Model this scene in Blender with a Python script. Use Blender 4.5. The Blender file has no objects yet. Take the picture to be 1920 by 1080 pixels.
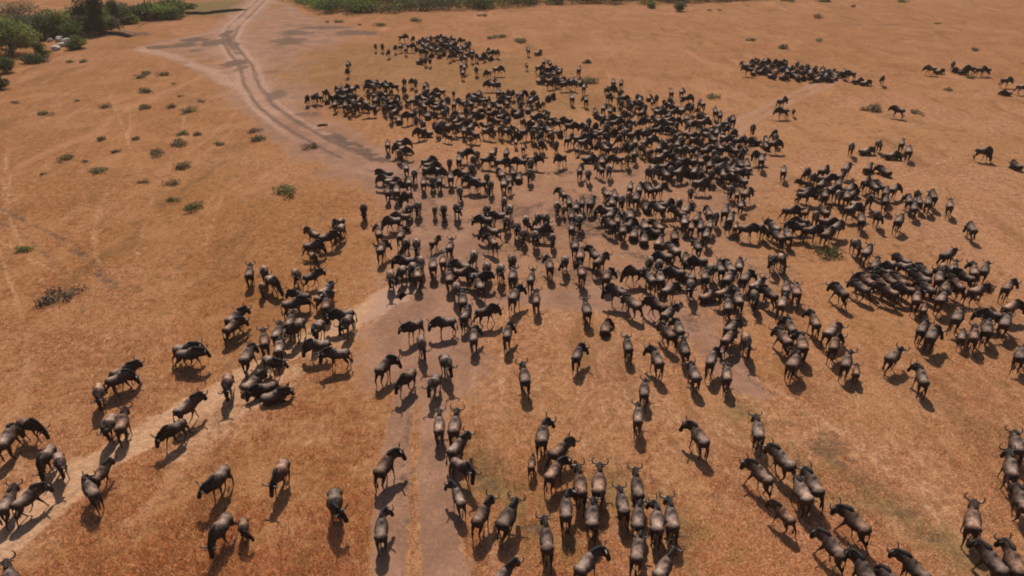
import bpy, bmesh, math, random
import numpy as np
from mathutils import Vector, Matrix
from mathutils.kdtree import KDTree

random.seed(7)
rng = np.random.default_rng(7)
C = bpy.context.scene.collection
scene = bpy.context.scene
R = math.radians

# ------------------------------------------------------------------ camera
PITCH, CAM_H, FPX = R(29.9), 25.0, 1297.0
cam_data = bpy.data.cameras.new("camera")
cam = bpy.data.objects.new("camera", cam_data)
C.objects.link(cam)
cam.location = (0, 0, CAM_H)
cam.rotation_euler = (R(90) - PITCH, 0, 0)
cam_data.sensor_width = 36.0
cam_data.lens = 36.0 * FPX / 1920.0
cam_data.clip_start = 0.5
cam_data.clip_end = 9000
scene.camera = cam

# ------------------------------------------------------------------ sky, sun, exposure
SUN_EL, SUN_AZ = R(50), R(-7)
world = bpy.data.worlds.new("World")
scene.world = world
world.use_nodes = True
wn = world.node_tree.nodes
sky = wn.new("ShaderNodeTexSky")
sky.sky_type = 'NISHITA'
sky.sun_disc = False
sky.sun_elevation = SUN_EL
sky.sun_rotation = SUN_AZ
sky.air_density = 1.0
sky.dust_density = 2.5
bg = wn["Background"]
bg.inputs[1].default_value = 0.065
world.node_tree.links.new(sky.outputs[0], bg.inputs[0])
sun_dir = Vector((math.sin(SUN_AZ) * math.cos(SUN_EL), math.cos(SUN_AZ) * math.cos(SUN_EL), math.sin(SUN_EL)))
sd = bpy.data.lights.new("sun", 'SUN')
sd.energy = 4.5
sd.angle = R(0.6)
sd.color = (1.0, 0.90, 0.78)
sun = bpy.data.objects.new("sun", sd)
C.objects.link(sun)
sun.rotation_euler = sun_dir.to_track_quat('Z', 'Y').to_euler()
sun.location = sun_dir * 200
scene.view_settings.view_transform = 'Standard'
scene.view_settings.look = 'None'
scene.view_settings.exposure = 0.0
scene.view_settings.gamma = 1.0
scene.cycles.filter_width = 1.9
scene.cycles.max_bounces = 5
scene.cycles.diffuse_bounces = 2
scene.cycles.transparent_max_bounces = 4

# ------------------------------------------------------------------ pixel of the 1920x1080 photograph -> point on a level plane
ST, CT = math.sin(PITCH), math.cos(PITCH)
def at(px, py, z=0.0):
    dx, dy = (px - 960.0) / FPX, -(py - 540.0) / FPX
    d = (dx, CT + dy * ST, -ST + dy * CT)
    t = (z - CAM_H) / d[2]
    return (d[0] * t, d[1] * t, z)
def at2(px, py):
    p = at(px, py)
    return (p[0], p[1])
def to_px(x, y, z=0.0):
    f = y * CT - (z - CAM_H) * ST
    u = y * ST + (z - CAM_H) * CT
    return 960 + FPX * x / f, 540 - FPX * u / f

# ------------------------------------------------------------------ helpers
def mesh_np(name, verts, faces, mat=None, smooth=True, colors=None, cname="Col"):
    """verts (n,3) array, faces (m,3|4) array -> one mesh"""
    v = np.asarray(verts, dtype=np.float32)
    f = np.asarray(faces, dtype=np.int32)
    me = bpy.data.meshes.new(name)
    me.vertices.add(len(v))
    me.vertices.foreach_set("co", v.ravel())
    k = f.shape[1]
    me.loops.add(f.size)
    me.loops.foreach_set("vertex_index", f.ravel())
    me.polygons.add(len(f))
    me.polygons.foreach_set("loop_start", np.arange(0, f.size, k, dtype=np.int32))
    me.polygons.foreach_set("loop_total", np.full(len(f), k, dtype=np.int32))
    if smooth:
        me.polygons.foreach_set("use_smooth", np.ones(len(f), dtype=bool))
    me.update(calc_edges=True)
    me.validate()
    if colors is not None:
        set_color(me, colors, cname)
    if mat:
        me.materials.append(mat)
    return me
def set_color(me, cols, cname="Col"):
    c = np.asarray(cols, dtype=np.float32)
    if c.shape[1] == 3:
        c = np.hstack([c, np.ones((len(c), 1), np.float32)])
    a = me.color_attributes.new(cname, 'FLOAT_COLOR', 'POINT')
    a.data.foreach_set("color", c.ravel())
def link(name, me, parent=None, loc=(0, 0, 0), rz=0.0, sc=1.0):
    o = bpy.data.objects.new(name, me)
    C.objects.link(o)
    o.location = loc
    o.rotation_euler = (0, 0, rz)
    o.scale = (sc, sc, sc) if not isinstance(sc, tuple) else sc
    if parent:
        o.parent = parent
    return o
def tag(o, label=None, cat=None, group=None, kind=None):
    if label: o["label"] = label
    if cat: o["category"] = cat
    if group: o["group"] = group
    if kind: o["kind"] = kind
    return o

def hash2(ix, iy, seed):
    h = (ix * 374761393 + iy * 668265263 + seed * 974711) & 0xFFFFFFFF
    h = ((h ^ (h >> 13)) * 1274126177) & 0xFFFFFFFF
    return ((h ^ (h >> 16)) & 0xFFFF) / 65535.0
def vnoise(x, y, s, seed=0):
    x = np.asarray(x, float) / s; y = np.asarray(y, float) / s
    ix = np.floor(x).astype(np.int64); iy = np.floor(y).astype(np.int64)
    fx = x - ix; fy = y - iy
    fx = fx * fx * (3 - 2 * fx); fy = fy * fy * (3 - 2 * fy)
    a = hash2(ix, iy, seed); b = hash2(ix + 1, iy, seed); c = hash2(ix, iy + 1, seed); d = hash2(ix + 1, iy + 1, seed)
    return (a * (1 - fx) + b * fx) * (1 - fy) + (c * (1 - fx) + d * fx) * fy
def fbm(x, y, s, seed=0, o=3):
    t = 0; a = 0.5; n = 0
    for i in range(o):
        t = t + a * vnoise(x, y, s / 2 ** i, seed + i * 17); n += a; a *= 0.55
    return t / n
def sstep(a, b, x):
    t = np.clip((x - a) / (b - a), 0, 1)
    return t * t * (3 - 2 * t)

class NT:
    """small shader-node helper"""
    def __init__(self, name):
        self.m = bpy.data.materials.new(name)
        self.m.use_nodes = True
        self.t = self.m.node_tree
        self.n = self.t.nodes
        self.b = self.n["Principled BSDF"]
    def new(self, ty, **kw):
        nd = self.n.new(ty)
        for k, v in kw.items(): setattr(nd, k, v)
        return nd
    def ln(self, a, b): self.t.links.new(a, b)
    def setin(self, sock, v):
        if hasattr(v, "links"): self.ln(v, sock)
        else: sock.default_value = v
    def math(self, op, a, b=0.0, c=None, clamp=False):
        nd = self.new("ShaderNodeMath", operation=op, use_clamp=clamp)
        self.setin(nd.inputs[0], a); self.setin(nd.inputs[1], b)
        if c is not None: self.setin(nd.inputs[2], c)
        return nd.outputs[0]
    def noise(self, vec, scale, detail=2.0, rough=0.55, dist=0.0):
        nd = self.new("ShaderNodeTexNoise")
        nd.inputs["Scale"].default_value = scale; nd.inputs["Detail"].default_value = detail
        nd.inputs["Roughness"].default_value = rough; nd.inputs["Distortion"].default_value = dist
        self.ln(vec, nd.inputs["Vector"])
        return nd.outputs["Fac"]
    def mix(self, fac, a, b, mode='MIX'):
        nd = self.new("ShaderNodeMix", data_type='RGBA', blend_type=mode, clamp_factor=True)
        self.setin(nd.inputs[0], fac); self.setin(nd.inputs[6], a); self.setin(nd.inputs[7], b)
        return nd.outputs[2]
    def ramp(self, fac, lo, hi, a=0.0, b=1.0):
        nd = self.new("ShaderNodeMapRange", interpolation_type='SMOOTHSTEP')
        self.setin(nd.inputs[0], fac)
        nd.inputs[1].default_value = lo; nd.inputs[2].default_value = hi
        nd.inputs[3].default_value = a; nd.inputs[4].default_value = b
        return nd.outputs[0]
def rgb(r, g, b): return (r, g, b, 1.0)

# ------------------------------------------------------------------ where the ground is bare, pale, dark or green (metres, read off the photograph)
def poly(pts): return np.array([at2(*p) for p in pts])
ROAD_UP = poly([(505, -22), (490, 0), (468, 22), (440, 48), (426, 75), (442, 100), (462, 125), (472, 160), (498, 198), (545, 234), (605, 268), (665, 298), (722, 322), (765, 352), (800, 392), (825, 440), (832, 500), (826, 545), (812, 600), (800, 665)])
RUT_L = poly([(800, 640), (782, 690), (765, 735), (752, 790), (743, 850), (737, 910), (733, 980), (729, 1060), (724, 1160)])
RUT_R = poly([(806, 640), (806, 690), (808, 740), (812, 800), (815, 850), (820, 910), (826, 980), (832, 1060), (838, 1160)])
TRAIL = poly([(745, 545), (690, 580), (640, 608), (560, 650), (485, 690), (410, 738), (330, 788), (250, 832), (160, 878), (70, 945), (0, 1005), (-70, 1070)])
TRAIL_B = poly([(680, 600), (620, 650), (545, 700), (480, 745), (400, 800), (330, 850)])
TRACK_R1 = poly([(1330, 262), (1385, 226), (1462, 186), (1550, 148), (1640, 116), (1760, 88), (1900, 70)])
TRACK_R2 = poly([(1350, 275), (1405, 232), (1482, 192), (1562, 156), (1650, 121), (1765, 93), (1900, 76)])
BRANCH = poly([(262, 92), (330, 106), (405, 138), (465, 176), (520, 216)])
BRANCH2 = poly([(268, 88), (320, 78), (380, 66), (440, 52)])
SPUR = poly([(500, 5), (535, 8), (548, 18), (552, 26), (575, 34)])
DUST = poly([(1150, 570), (1230, 585), (1290, 610), (1345, 655), (1400, 720)])
DUST2 = poly([(830, 540), (900, 560), (1000, 560), (1100, 560), (1180, 570)])
def wpoly(pts):
    return np.array([at2(*p) for p in pts])
APRON = wpoly([(262, 95), (300, 75), (430, 45), (470, 15), (520, 10), (580, 30), (700, 60), (690, 78), (600, 95), (560, 150), (600, 215), (690, 270), (760, 320), (720, 330), (620, 275), (520, 215), (440, 165), (340, 112)])
HERD = wpoly([(720, 330), (800, 290), (950, 280), (1200, 300), (1420, 260), (1490, 330), (1480, 440), (1530, 520), (1440, 620), (1330, 690), (1180, 620), (1050, 560), (900, 560), (770, 540), (760, 420)])
HERD_R = wpoly([(1480, 330), (1600, 330), (1720, 380), (1870, 470), (1920, 520), (1920, 640), (1760, 620), (1600, 560), (1500, 460)])
GREENY = wpoly([(560, 100), (700, 90), (960, 110), (1080, 180), (1000, 210), (760, 150), (600, 170)])
def in_poly(x, y, P):
    c = np.zeros(x.shape, bool)
    n = len(P); j = n - 1
    for i in range(n):
        xi, yi = P[i]; xj, yj = P[j]
        if yi != yj:
            cond = ((yi > y) != (yj > y)) & (x < (xj - xi) * (y - yi) / (yj - yi) + xi)
            c ^= cond
        j = i
    return c
def dist_line(x, y, P):
    d = np.full(x.shape, 1e9)
    for (ax, ay), (bx, by) in zip(P[:-1], P[1:]):
        vx, vy = bx - ax, by - ay
        t = np.clip(((x - ax) * vx + (y - ay) * vy) / (vx * vx + vy * vy), 0, 1)
        d = np.minimum(d, np.hypot(x - ax - t * vx, y - ay - t * vy))
    return d
def dist_poly(x, y, P):
    """signed: negative inside"""
    d = dist_line(x, y, np.vstack([P, P[:1]]))
    return np.where(in_poly(x, y, P), -d, d)
BLOBS = [  # dark, damp or burnt earth: pixel x, y, half width, half height, strength
    (300, 88, 26, 4, .9), (345, 84, 30, 5, .8), (365, 74, 34, 5, .8), (405, 80, 26, 8, .95), (425, 62, 10, 8, .8), (440, 84, 14, 5, .7), (366, 95, 16, 4, .6),
    (440, 118, 26, 8, .85), (452, 128, 16, 7, .6), (505, 135, 24, 8, .45), (555, 62, 44, 6, .7), (540, 78, 40, 9, .7), (600, 52, 60, 4, .7), (660, 62, 60, 6, .75),
    (515, 180, 22, 13, .6), (575, 215, 30, 8, .6), (600, 78, 60, 4, .4), (560, 48, 40, 4, .4), (250, 64, 45, 4, .8), (470, 30, 30, 3, .4),
    (1560, 840, 60, 26, .45), (1610, 900, 55, 25, .4), (1690, 960, 55, 28, .4), (1760, 1010, 50, 26, .35), (900, 870, 60, 40, .35), (960, 980, 60, 40, .3)]
STREAK = [  # ruts, hoof lines and a painted rut-side shadow: polyline, half width m, strength
    (poly([(612, 248), (650, 268), (690, 288), (730, 308)]), 0.8, 1.0), (poly([(520, 205), (560, 228), (600, 245)]), .35, .6),
    (poly([(5, 392), (60, 420), (110, 445), (160, 485), (190, 515), (215, 540)]), .3, .62), (poly([(0, 418), (60, 455), (100, 490), (130, 530), (160, 590)]), .25, .5),
    (poly([(310, 480), (400, 545), (470, 610), (520, 660)]), .25, .35),
    (poly([(768, 770), (760, 850), (758, 930), (750, 1000)]), .3, .55),  # shadow on the left rut's right side, painted as a dark strip
    (poly([(428, 62), (432, 84), (450, 100)]), .7, .8), (poly([(1590, 46), (1640, 47), (1690, 45)]), .8, .6), (poly([(1340, 665), (1420, 720), (1520, 800), (1640, 900), (1760, 1000)]), .35, .4),
    (poly([(1200, 640), (1280, 690), (1340, 720)]), .35, .4)]
SCRUB = [poly([(1470, 800), (1545, 850), (1600, 905), (1660, 945), (1730, 990), (1800, 1040), (1880, 1090)]), poly([(1380, 770), (1450, 815), (1520, 870), (1580, 930)]), poly([(1130, 905), (1230, 960), (1330, 1040), (1400, 1100)]), poly([(880, 850), (930, 900), (990, 960), (1040, 1030)])]
PALES = [
    (poly([(190, 140), (215, 200), (235, 250), (250, 300), (222, 340), (200, 375), (176, 420), (178, 470), (196, 540)]), .24), (poly([(352, 200), (338, 262), (302, 330), (284, 380), (262, 440), (250, 520)]), .22),
    (poly([(20, 330), (14, 400), (45, 470), (85, 530), (120, 620), (140, 720)]), .26), (poly([(0, 452), (60, 486), (120, 520), (200, 590), (260, 680)]), .24), (poly([(310, 480), (420, 560), (520, 640)]), .22),
    (poly([(470, 300), (420, 360), (390, 440), (380, 520)]), .2), (poly([(120, 230), (90, 300), (60, 350), (20, 380)]), .2), (poly([(1760, 470), (1830, 500), (1920, 545)]), .3), (poly([(1640, 345), (1750, 312), (1850, 265), (1920, 235)]), .2),
    (poly([(1380, 690), (1480, 745), (1600, 830), (1720, 930), (1840, 1040)]), .35), (poly([(1300, 760), (1400, 830), (1500, 920), (1600, 1030)]), .25), (poly([(1000, 720), (1040, 780), (1120, 860)]), .22), (poly([(640, 760), (560, 850), (470, 960), (400, 1080)]), .22),
    (poly([(205, 340), (195, 370), (178, 410), (175, 455), (200, 520)]), .22), (poly([(285, 350), (282, 390), (268, 440), (262, 480)]), .2), (poly([(425, 228), (390, 260), (350, 290)]), .25),
    (poly([(340, 215), (345, 260), (355, 300)]), .2), (poly([(0, 470), (30, 560), (50, 640), (55, 720)]), .3), (poly([(130, 500), (110, 560), (80, 590)]), .25),
    (poly([(560, 690), (470, 740), (380, 800)]), .3), (poly([(240, 190), (245, 230), (240, 280), (260, 320)]), .2), (poly([(15, 260), (10, 330), (5, 400)]), .25),
    (poly([(860, 30), (1000, 42), (1150, 52), (1250, 50), (1400, 52)]), .5), (poly([(1300, 25), (1380, 14), (1430, 12)]), .5), (poly([(1650, 60), (1800, 56), (1920, 48)]), .5),
    (poly([(960, 560), (940, 680), (950, 800)]), .3), (poly([(890, 680), (880, 800), (900, 900), (930, 1080)]), .25),
    (poly([(1560, 200), (1700, 195), (1850, 250)]), .4), (poly([(1500, 760), (1660, 860), (1840, 1000)]), .3)]
def masks(x, y):
    """dirt, pale, dark, green (n,4) and trampled/redness (n,4)"""
    n1 = fbm(x, y, 3.0, 3) - .5
    n2 = fbm(x, y, 0.9, 9) - .5
    n3 = fbm(x, y, 14.0, 21) - .5
    wob = n1 * 1.6 + n2 * .7
    def line(P, hw, soft=.8, w=1.0):
        return 1 - sstep(hw - soft * .5, hw + soft, dist_line(x, y, P) + wob * w * soft)
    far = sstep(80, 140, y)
    dirt = line(ROAD_UP, 2.3, 1.2)
    dirt = np.maximum(dirt, .66 * line(ROAD_UP, 4.0, 3.0))
    dirt = np.maximum(dirt, line(RUT_L, .66, .45, .8))
    dirt = np.maximum(dirt, line(RUT_R, .74, .6, .9))
    dirt = np.maximum(dirt, .9 * line(BRANCH, 1.2, 1.2))
    dirt = np.maximum(dirt, .8 * line(BRANCH2, 1.2, 1.4))
    dirt = np.maximum(dirt, .9 * line(SPUR, 1.2, 1.5))
    dirt = np.maximum(dirt, .8 * line(DUST, 1.1, 1.2))
    dirt = np.maximum(dirt, .75 * line(DUST2, 1.3, 1.6))
    tr = np.maximum(line(TRACK_R1, .55, .9), line(TRACK_R2, .55, .9)) * (1 - sstep(104, 124, y)) * (.75 + n1)
    dirt = np.maximum(dirt, .7 * tr)
    dirt = np.maximum(dirt, (.62 + n3 * .6 + n1 * .25) * (1 - sstep(-9, 9, dist_poly(x, y, APRON) + n1 * 14)))
    dirt = np.maximum(dirt, (.52 + n3 * .5) * (1 - sstep(-6, 6, dist_poly(x, y, HERD) + n1 * 9)))
    dirt = np.maximum(dirt, (.38 + n3 * .5) * (1 - sstep(-3, 5, dist_poly(x, y, HERD_R) + n1 * 9)))
    pale = 1.0 * line(TRAIL, .85, 1.0)
    pale = np.maximum(pale, .5 * line(TRAIL_B, .8, 1.2))
    pale = np.maximum(pale, .50 * line(BRANCH, 1.0, 1.5)); pale = np.maximum(pale, .36 * line(BRANCH2, .9, 1.5))
    for P, hw in PALES:
        pale = np.maximum(pale, .45 * line(P, hw * .62, .26) * sstep(-.45, .1, n3 + n1))
    pale = np.maximum(pale, .5 * tr)
    # the pale crust along the wheel marks higher up the road
    rd = dist_line(x, y, ROAD_UP)
    pale = np.maximum(pale, .45 * np.exp(-(rd / 5.5) ** 2) * sstep(75, 100, y))
    pale = np.maximum(pale, .58 * np.exp(-((rd - 1.75) / .55) ** 2) * sstep(60, 90, y))
    dark = np.zeros_like(x)
    for bx, by, hw, hh, s in BLOBS:
        cx, cy = at2(bx, by)
        rx = abs(at2(bx + hw, by)[0] - cx); ry = abs(at2(bx, by - hh)[1] - cy)
        e = np.hypot((x - cx) / rx, (y - cy) / ry)
        dark = np.maximum(dark, s * (1 - sstep(.45, 1.25, e + n1 * .9 + n2 * .6)))
    for P, hw, s in STREAK:
        dark = np.maximum(dark, s * line(P, hw, .5) * sstep(-.3, .05, n2 + n1 * .5))
    dark = np.maximum(dark, .72 * np.exp(-((rd - .95 + n1 * .3) / .38) ** 2) * sstep(45, 60, y) * sstep(-.45, -.1, n3 + n1 * .6))
    hz = 1 - sstep(-6, 4, dist_poly(x, y, HERD))
    dark = np.maximum(dark, .55 * hz * sstep(.06, .22, fbm(x, y, 2.4, 71) - .5 + n3 * .5))
    green = .85 * (1 - sstep(.6, 1.2, np.hypot((x - at2(410, 14)[0]) / 14, (y - at2(410, 14)[1]) / 14)))
    green = np.maximum(green, .25 * (1 - sstep(-3, 8, dist_poly(x, y, GREENY) + n1 * 12)))
    for P in SCRUB:   # straggling rows of green and dead weeds in the trampled straw
        l = line(P, .9, 1.4, 1.3) * sstep(-.22, .12, n1 + n2 * .8)
        green = np.maximum(green, .62 * l); dark = np.maximum(dark, .62 * l * sstep(.0, .2, n2))
    # red standing grass on the left and far away; trampled straw close by and to the right
    px = 960 + FPX * x / (y * CT + CAM_H * ST)
    red = 1 - sstep(620, 820, px + n3 * 160) * (1 - .75 * sstep(70, 110, y))
    red = np.maximum(red, .40 * sstep(.10, .28, n3))
    red = red * (1 - .45 * sstep(0, .25, -n3))
    trail_near = np.exp(-(dist_line(x, y, TRAIL) / 6.0) ** 2)
    red = np.clip(red - .55 * trail_near, 0, 1)
    m1 = np.stack([dirt, pale, dark, green], 1)
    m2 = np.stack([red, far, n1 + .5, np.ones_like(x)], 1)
    return np.clip(m1, 0, 1), np.clip(m2, 0, 1)

# ------------------------------------------------------------------ ground material
def ground_material():
    g = NT("dry_grass_and_earth")
    geo = g.new("ShaderNodeNewGeometry")
    pos = geo.outputs["Position"]
    a1 = g.new("ShaderNodeAttribute", attribute_name="mask")
    a2 = g.new("ShaderNodeAttribute", attribute_name="mask2")
    s1 = g.new("ShaderNodeSeparateColor"); g.ln(a1.outputs["Color"], s1.inputs[0])
    s2 = g.new("ShaderNodeSeparateColor"); g.ln(a2.outputs["Color"], s2.inputs[0])
    dirt, pale, dark, green = s1.outputs[0], s1.outputs[1], s1.outputs[2], a1.outputs["Alpha"]
    red = s2.outputs[0]
    fine = g.noise(pos, 9.0, 3.0, .65)
    mid = g.noise(pos, 2.1, 3.0, .6, .4)
    big = g.noise(pos, .33, 3.0, .55, .6)
    huge = g.noise(pos, .06, 2.0, .5, .3)
    st = g.new("ShaderNodeMapping"); st.inputs["Scale"].default_value = (1.0, .45, 1.0); g.ln(pos, st.inputs["Vector"])
    tuft = g.noise(st.outputs[0], 4.6, 2.0, .6, .8)
    redg = g.mix(g.ramp(mid, .35, .65), rgb(.232, .094, .032), rgb(.365, .160, .060))
    redg = g.mix(g.ramp(tuft, .52, .72, 0, .7), redg, rgb(.430, .228, .104))
    straw = g.mix(g.ramp(mid, .32, .68), rgb(.285, .130, .062), rgb(.440, .220, .112))
    straw = g.mix(g.ramp(tuft, .48, .70, 0, .8), straw, rgb(.540, .310, .170))
    grass = g.mix(g.math('ADD', red, g.math('MULTIPLY', g.math('SUBTRACT', big, .5), 1.5), clamp=True), straw, redg)
    grass = g.mix(g.ramp(huge, .42, .68, 0, .45), grass, rgb(.300, .135, .040))
    grass = g.mix(g.ramp(g.noise(pos, .16, 4.0, .6, 1.2), .46, .66, 0, .55), grass, rgb(.420, .205, .090))
    grass = g.mix(g.ramp(g.noise(pos, .22, 4.0, .65, 1.5), .56, .70, 0, .45), grass, rgb(.250, .082, .028))
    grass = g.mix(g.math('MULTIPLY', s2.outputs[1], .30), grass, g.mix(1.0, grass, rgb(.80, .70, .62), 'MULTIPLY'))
    strk = g.new('ShaderNodeMapping'); strk.inputs['Scale'].default_value = (.5, .16, 1.0); g.ln(pos, strk.inputs['Vector'])
    grass = g.mix(g.ramp(g.noise(strk.outputs[0], .55, 4.0, .7, .8), .52, .68, 0, .55), grass, rgb(.175, .085, .030))
    grass = g.mix(g.ramp(g.noise(strk.outputs[0], .35, 3.0, .7, 1.0), .53, .69, 0, .50), grass, rgb(.470, .230, .120))
    grass = g.mix(g.ramp(fine, .52, .36, 0, .52), grass, rgb(.120, .045, .020))
    grass = g.mix(g.ramp(g.noise(pos, .9, 3.0, .6, 1.0), .60, .74, 0, .5), grass, rgb(.180, .085, .040))
    gr = g.mix(g.ramp(mid, .35, .65), rgb(.085, .078, .022), rgb(.150, .120, .036))
    grass = g.mix(g.math('MULTIPLY', green, .9), grass, gr)
    vt = g.new('ShaderNodeTexVoronoi'); vt.inputs['Scale'].default_value = .62; vt.inputs['Randomness'].default_value = 1.0; g.ln(pos, vt.inputs['Vector'])
    tus = g.math('MULTIPLY', g.ramp(g.math('ADD', vt.outputs['Distance'], g.math('MULTIPLY', g.math('SUBTRACT', mid, .5), .5)), .30, .10), g.ramp(huge, .38, .60))
    grass = g.mix(g.math('MULTIPLY', tus, .55), grass, rgb(.150, .078, .028))
    soil = g.mix(g.ramp(big, .35, .66), rgb(.235, .126, .082), rgb(.340, .188, .124))
    soil = g.mix(g.ramp(g.noise(pos, 5.5, 4.0, .7), .42, .68, 0, .55), soil, rgb(.170, .090, .062))
    soil = g.mix(g.ramp(g.noise(pos, 1.3, 3.0, .6, .8), .56, .72, 0, .5), soil, rgb(.390, .215, .145))
    edge = g.math('MULTIPLY', g.math('SUBTRACT', g.noise(pos, 2.6, 3.0, .65), .5), 1.1)
    edge2 = g.math('MULTIPLY', g.math('SUBTRACT', g.noise(pos, 7.0, 2.0, .6), .5), .5)
    def soft(m): return g.ramp(g.math('ADD', g.math('ADD', m, edge), edge2), .22, .72)
    has = lambda m: g.math('MULTIPLY', soft(m), g.ramp(m, .02, .25))
    base = g.mix(g.math('MULTIPLY', has(dirt), .92), grass, soil)
    palec = g.mix(g.ramp(mid, .35, .65), rgb(.440, .245, .140), rgb(.570, .350, .215))
    palec = g.mix(g.ramp(dirt, .25, .6), palec, rgb(.440, .268, .192))
    base = g.mix(g.math('MULTIPLY', has(pale), .85), base, palec)
    darkc = g.mix(g.ramp(mid, .35, .65), rgb(.078, .048, .036), rgb(.130, .080, .058))
    base = g.mix(g.math('MULTIPLY', has(dark), .85), base, darkc)
    # dung, hoof holes and bare scuffs in the trampled parts
    vor = g.new("ShaderNodeTexVoronoi"); vor.inputs["Scale"].default_value = 1.9; g.ln(pos, vor.inputs["Vector"])
    spots = g.math('MULTIPLY', g.ramp(vor.outputs["Distance"], .16, .05), g.ramp(big, .40, .58))
    base = g.mix(g.math('MULTIPLY', spots, .6), base, rgb(.090, .045, .028))
    vor2 = g.new("ShaderNodeTexVoronoi"); vor2.inputs["Scale"].default_value = 4.3; g.ln(pos, vor2.inputs["Vector"])
    hoof = g.math('MULTIPLY', g.ramp(vor2.outputs["Distance"], .22, .08), g.ramp(mid, .44, .56))
    base = g.mix(g.math('MULTIPLY', g.math('MULTIPLY', hoof, g.ramp(dirt, .15, .5)), .55), base, rgb(.105, .058, .040))
    lit = g.math('MULTIPLY', g.ramp(g.noise(st.outputs[0], 7.5, 3.0, .7, 1.0), .56, .66), g.ramp(g.noise(pos, .8, 3.0, .6), .44, .60))
    base = g.mix(g.math('MULTIPLY', g.math('MULTIPLY', lit, g.ramp(dirt, .15, .5)), .6), base, rgb(.460, .265, .150))
    g.ln(base, g.b.inputs["Base Color"])
    g.b.inputs["Roughness"].default_value = .95
    g.b.inputs["Specular IOR Level"].default_value = .12
    bump = g.new("ShaderNodeBump"); bump.inputs["Strength"].default_value = .75; bump.inputs["Distance"].default_value = .16
    h = g.math('ADD', g.math('MULTIPLY', tuft, .6), g.math('MULTIPLY', fine, .5))
    h = g.math('MULTIPLY', h, g.math('SUBTRACT', 1.15, dirt))
    g.ln(g.math('ADD', h, g.math('MULTIPLY', mid, .5)), bump.inputs["Height"])
    g.ln(bump.outputs[0], g.b.inputs["Normal"])
    return g.m
M_GROUND = ground_material()

# the sheet: fine near the lens, coarser outwards, to the horizon
rows = np.concatenate([[-400, -120, -40, -10, 0, 6, 10], np.geomspace(12, 260, 620), [300, 360, 450, 600, 900, 1500, 3000, 6000]])
us = np.concatenate([[-60, -20, -8, -4, -2.5, -1.8, -1.5], np.linspace(-1.3, 1.3, 520), [1.5, 1.8, 2.5, 4, 8, 20, 60]])
wy = 14 + .74 * np.clip(rows, 10, 300)
gx = us[None, :] * wy[:, None]
gy = np.repeat(rows[:, None], len(us), 1)
X, Y = gx.ravel(), gy.ravel()
def relief(x, y):
    return (fbm(x, y, 22.0, 5, 2) - .5) * .0
gz = np.zeros_like(X)
nr, nc = gx.shape
idx = np.arange(nr * nc).reshape(nr, nc)
F = np.stack([idx[:-1, :-1].ravel(), idx[:-1, 1:].ravel(), idx[1:, 1:].ravel(), idx[1:, :-1].ravel()], 1)
gm = mesh_np("ground", np.stack([X, Y, gz], 1), F, M_GROUND)
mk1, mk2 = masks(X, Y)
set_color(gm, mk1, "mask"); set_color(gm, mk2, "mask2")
tag(link("ground", gm), kind="structure")

def ribbon(name, P, hw, z, step=.35, across=14):
    """a road or trail as a sheet laid just over the ground, with the ground's own earth"""
    seg = np.hypot(*np.diff(P, axis=0).T); s = np.concatenate([[0], np.cumsum(seg)])
    t = np.arange(0, s[-1], step)
    cx = np.interp(t, s, P[:, 0]); cy = np.interp(t, s, P[:, 1])
    for _ in range(6):
        cx[1:-1] = .25 * cx[:-2] + .5 * cx[1:-1] + .25 * cx[2:]; cy[1:-1] = .25 * cy[:-2] + .5 * cy[1:-1] + .25 * cy[2:]
    tx = np.gradient(cx); ty = np.gradient(cy); L = np.hypot(tx, ty); nx, ny = -ty / L, tx / L
    w = hw * (1 + .5 * (fbm(t, t * 0 + 7, 2.2, 31) - .5))
    o = np.linspace(-1, 1, across)
    x = (cx[:, None] + nx[:, None] * o[None] * w[:, None]).ravel(); y = (cy[:, None] + ny[:, None] * o[None] * w[:, None]).ravel()
    ii = np.arange(len(x)).reshape(len(t), across)
    f = np.stack([ii[:-1, :-1].ravel(), ii[1:, :-1].ravel(), ii[1:, 1:].ravel(), ii[:-1, 1:].ravel()], 1)
    return np.stack([x, y, np.full(len(x), z)], 1), f
def road_object(name, parts):
    V, Fc, n = [], [], 0
    for P, hw, z, st in parts:
        v, f = ribbon(name, P, hw, z, st)
        V.append(v); Fc.append(f + n); n += len(v)
    V = np.vstack(V); Fc = np.vstack(Fc)
    me = mesh_np(name, V, Fc, M_GROUND)
    a, b = masks(V[:, 0], V[:, 1])
    set_color(me, a, "mask"); set_color(me, b, "mask2")
    return tag(link(name, me), kind="structure")
road_object("dirt_road", [(ROAD_UP, 2.6, .008, .4), (RUT_L, .85, .012, .15), (RUT_R, .9, .016, .15)])
road_object("pale_trail", [(TRAIL, 1.0, .008, .2)])
road_object("two_track_path", [(TRACK_R1, .8, .008, .5), (TRACK_R2, .8, .012, .5)])

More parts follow.
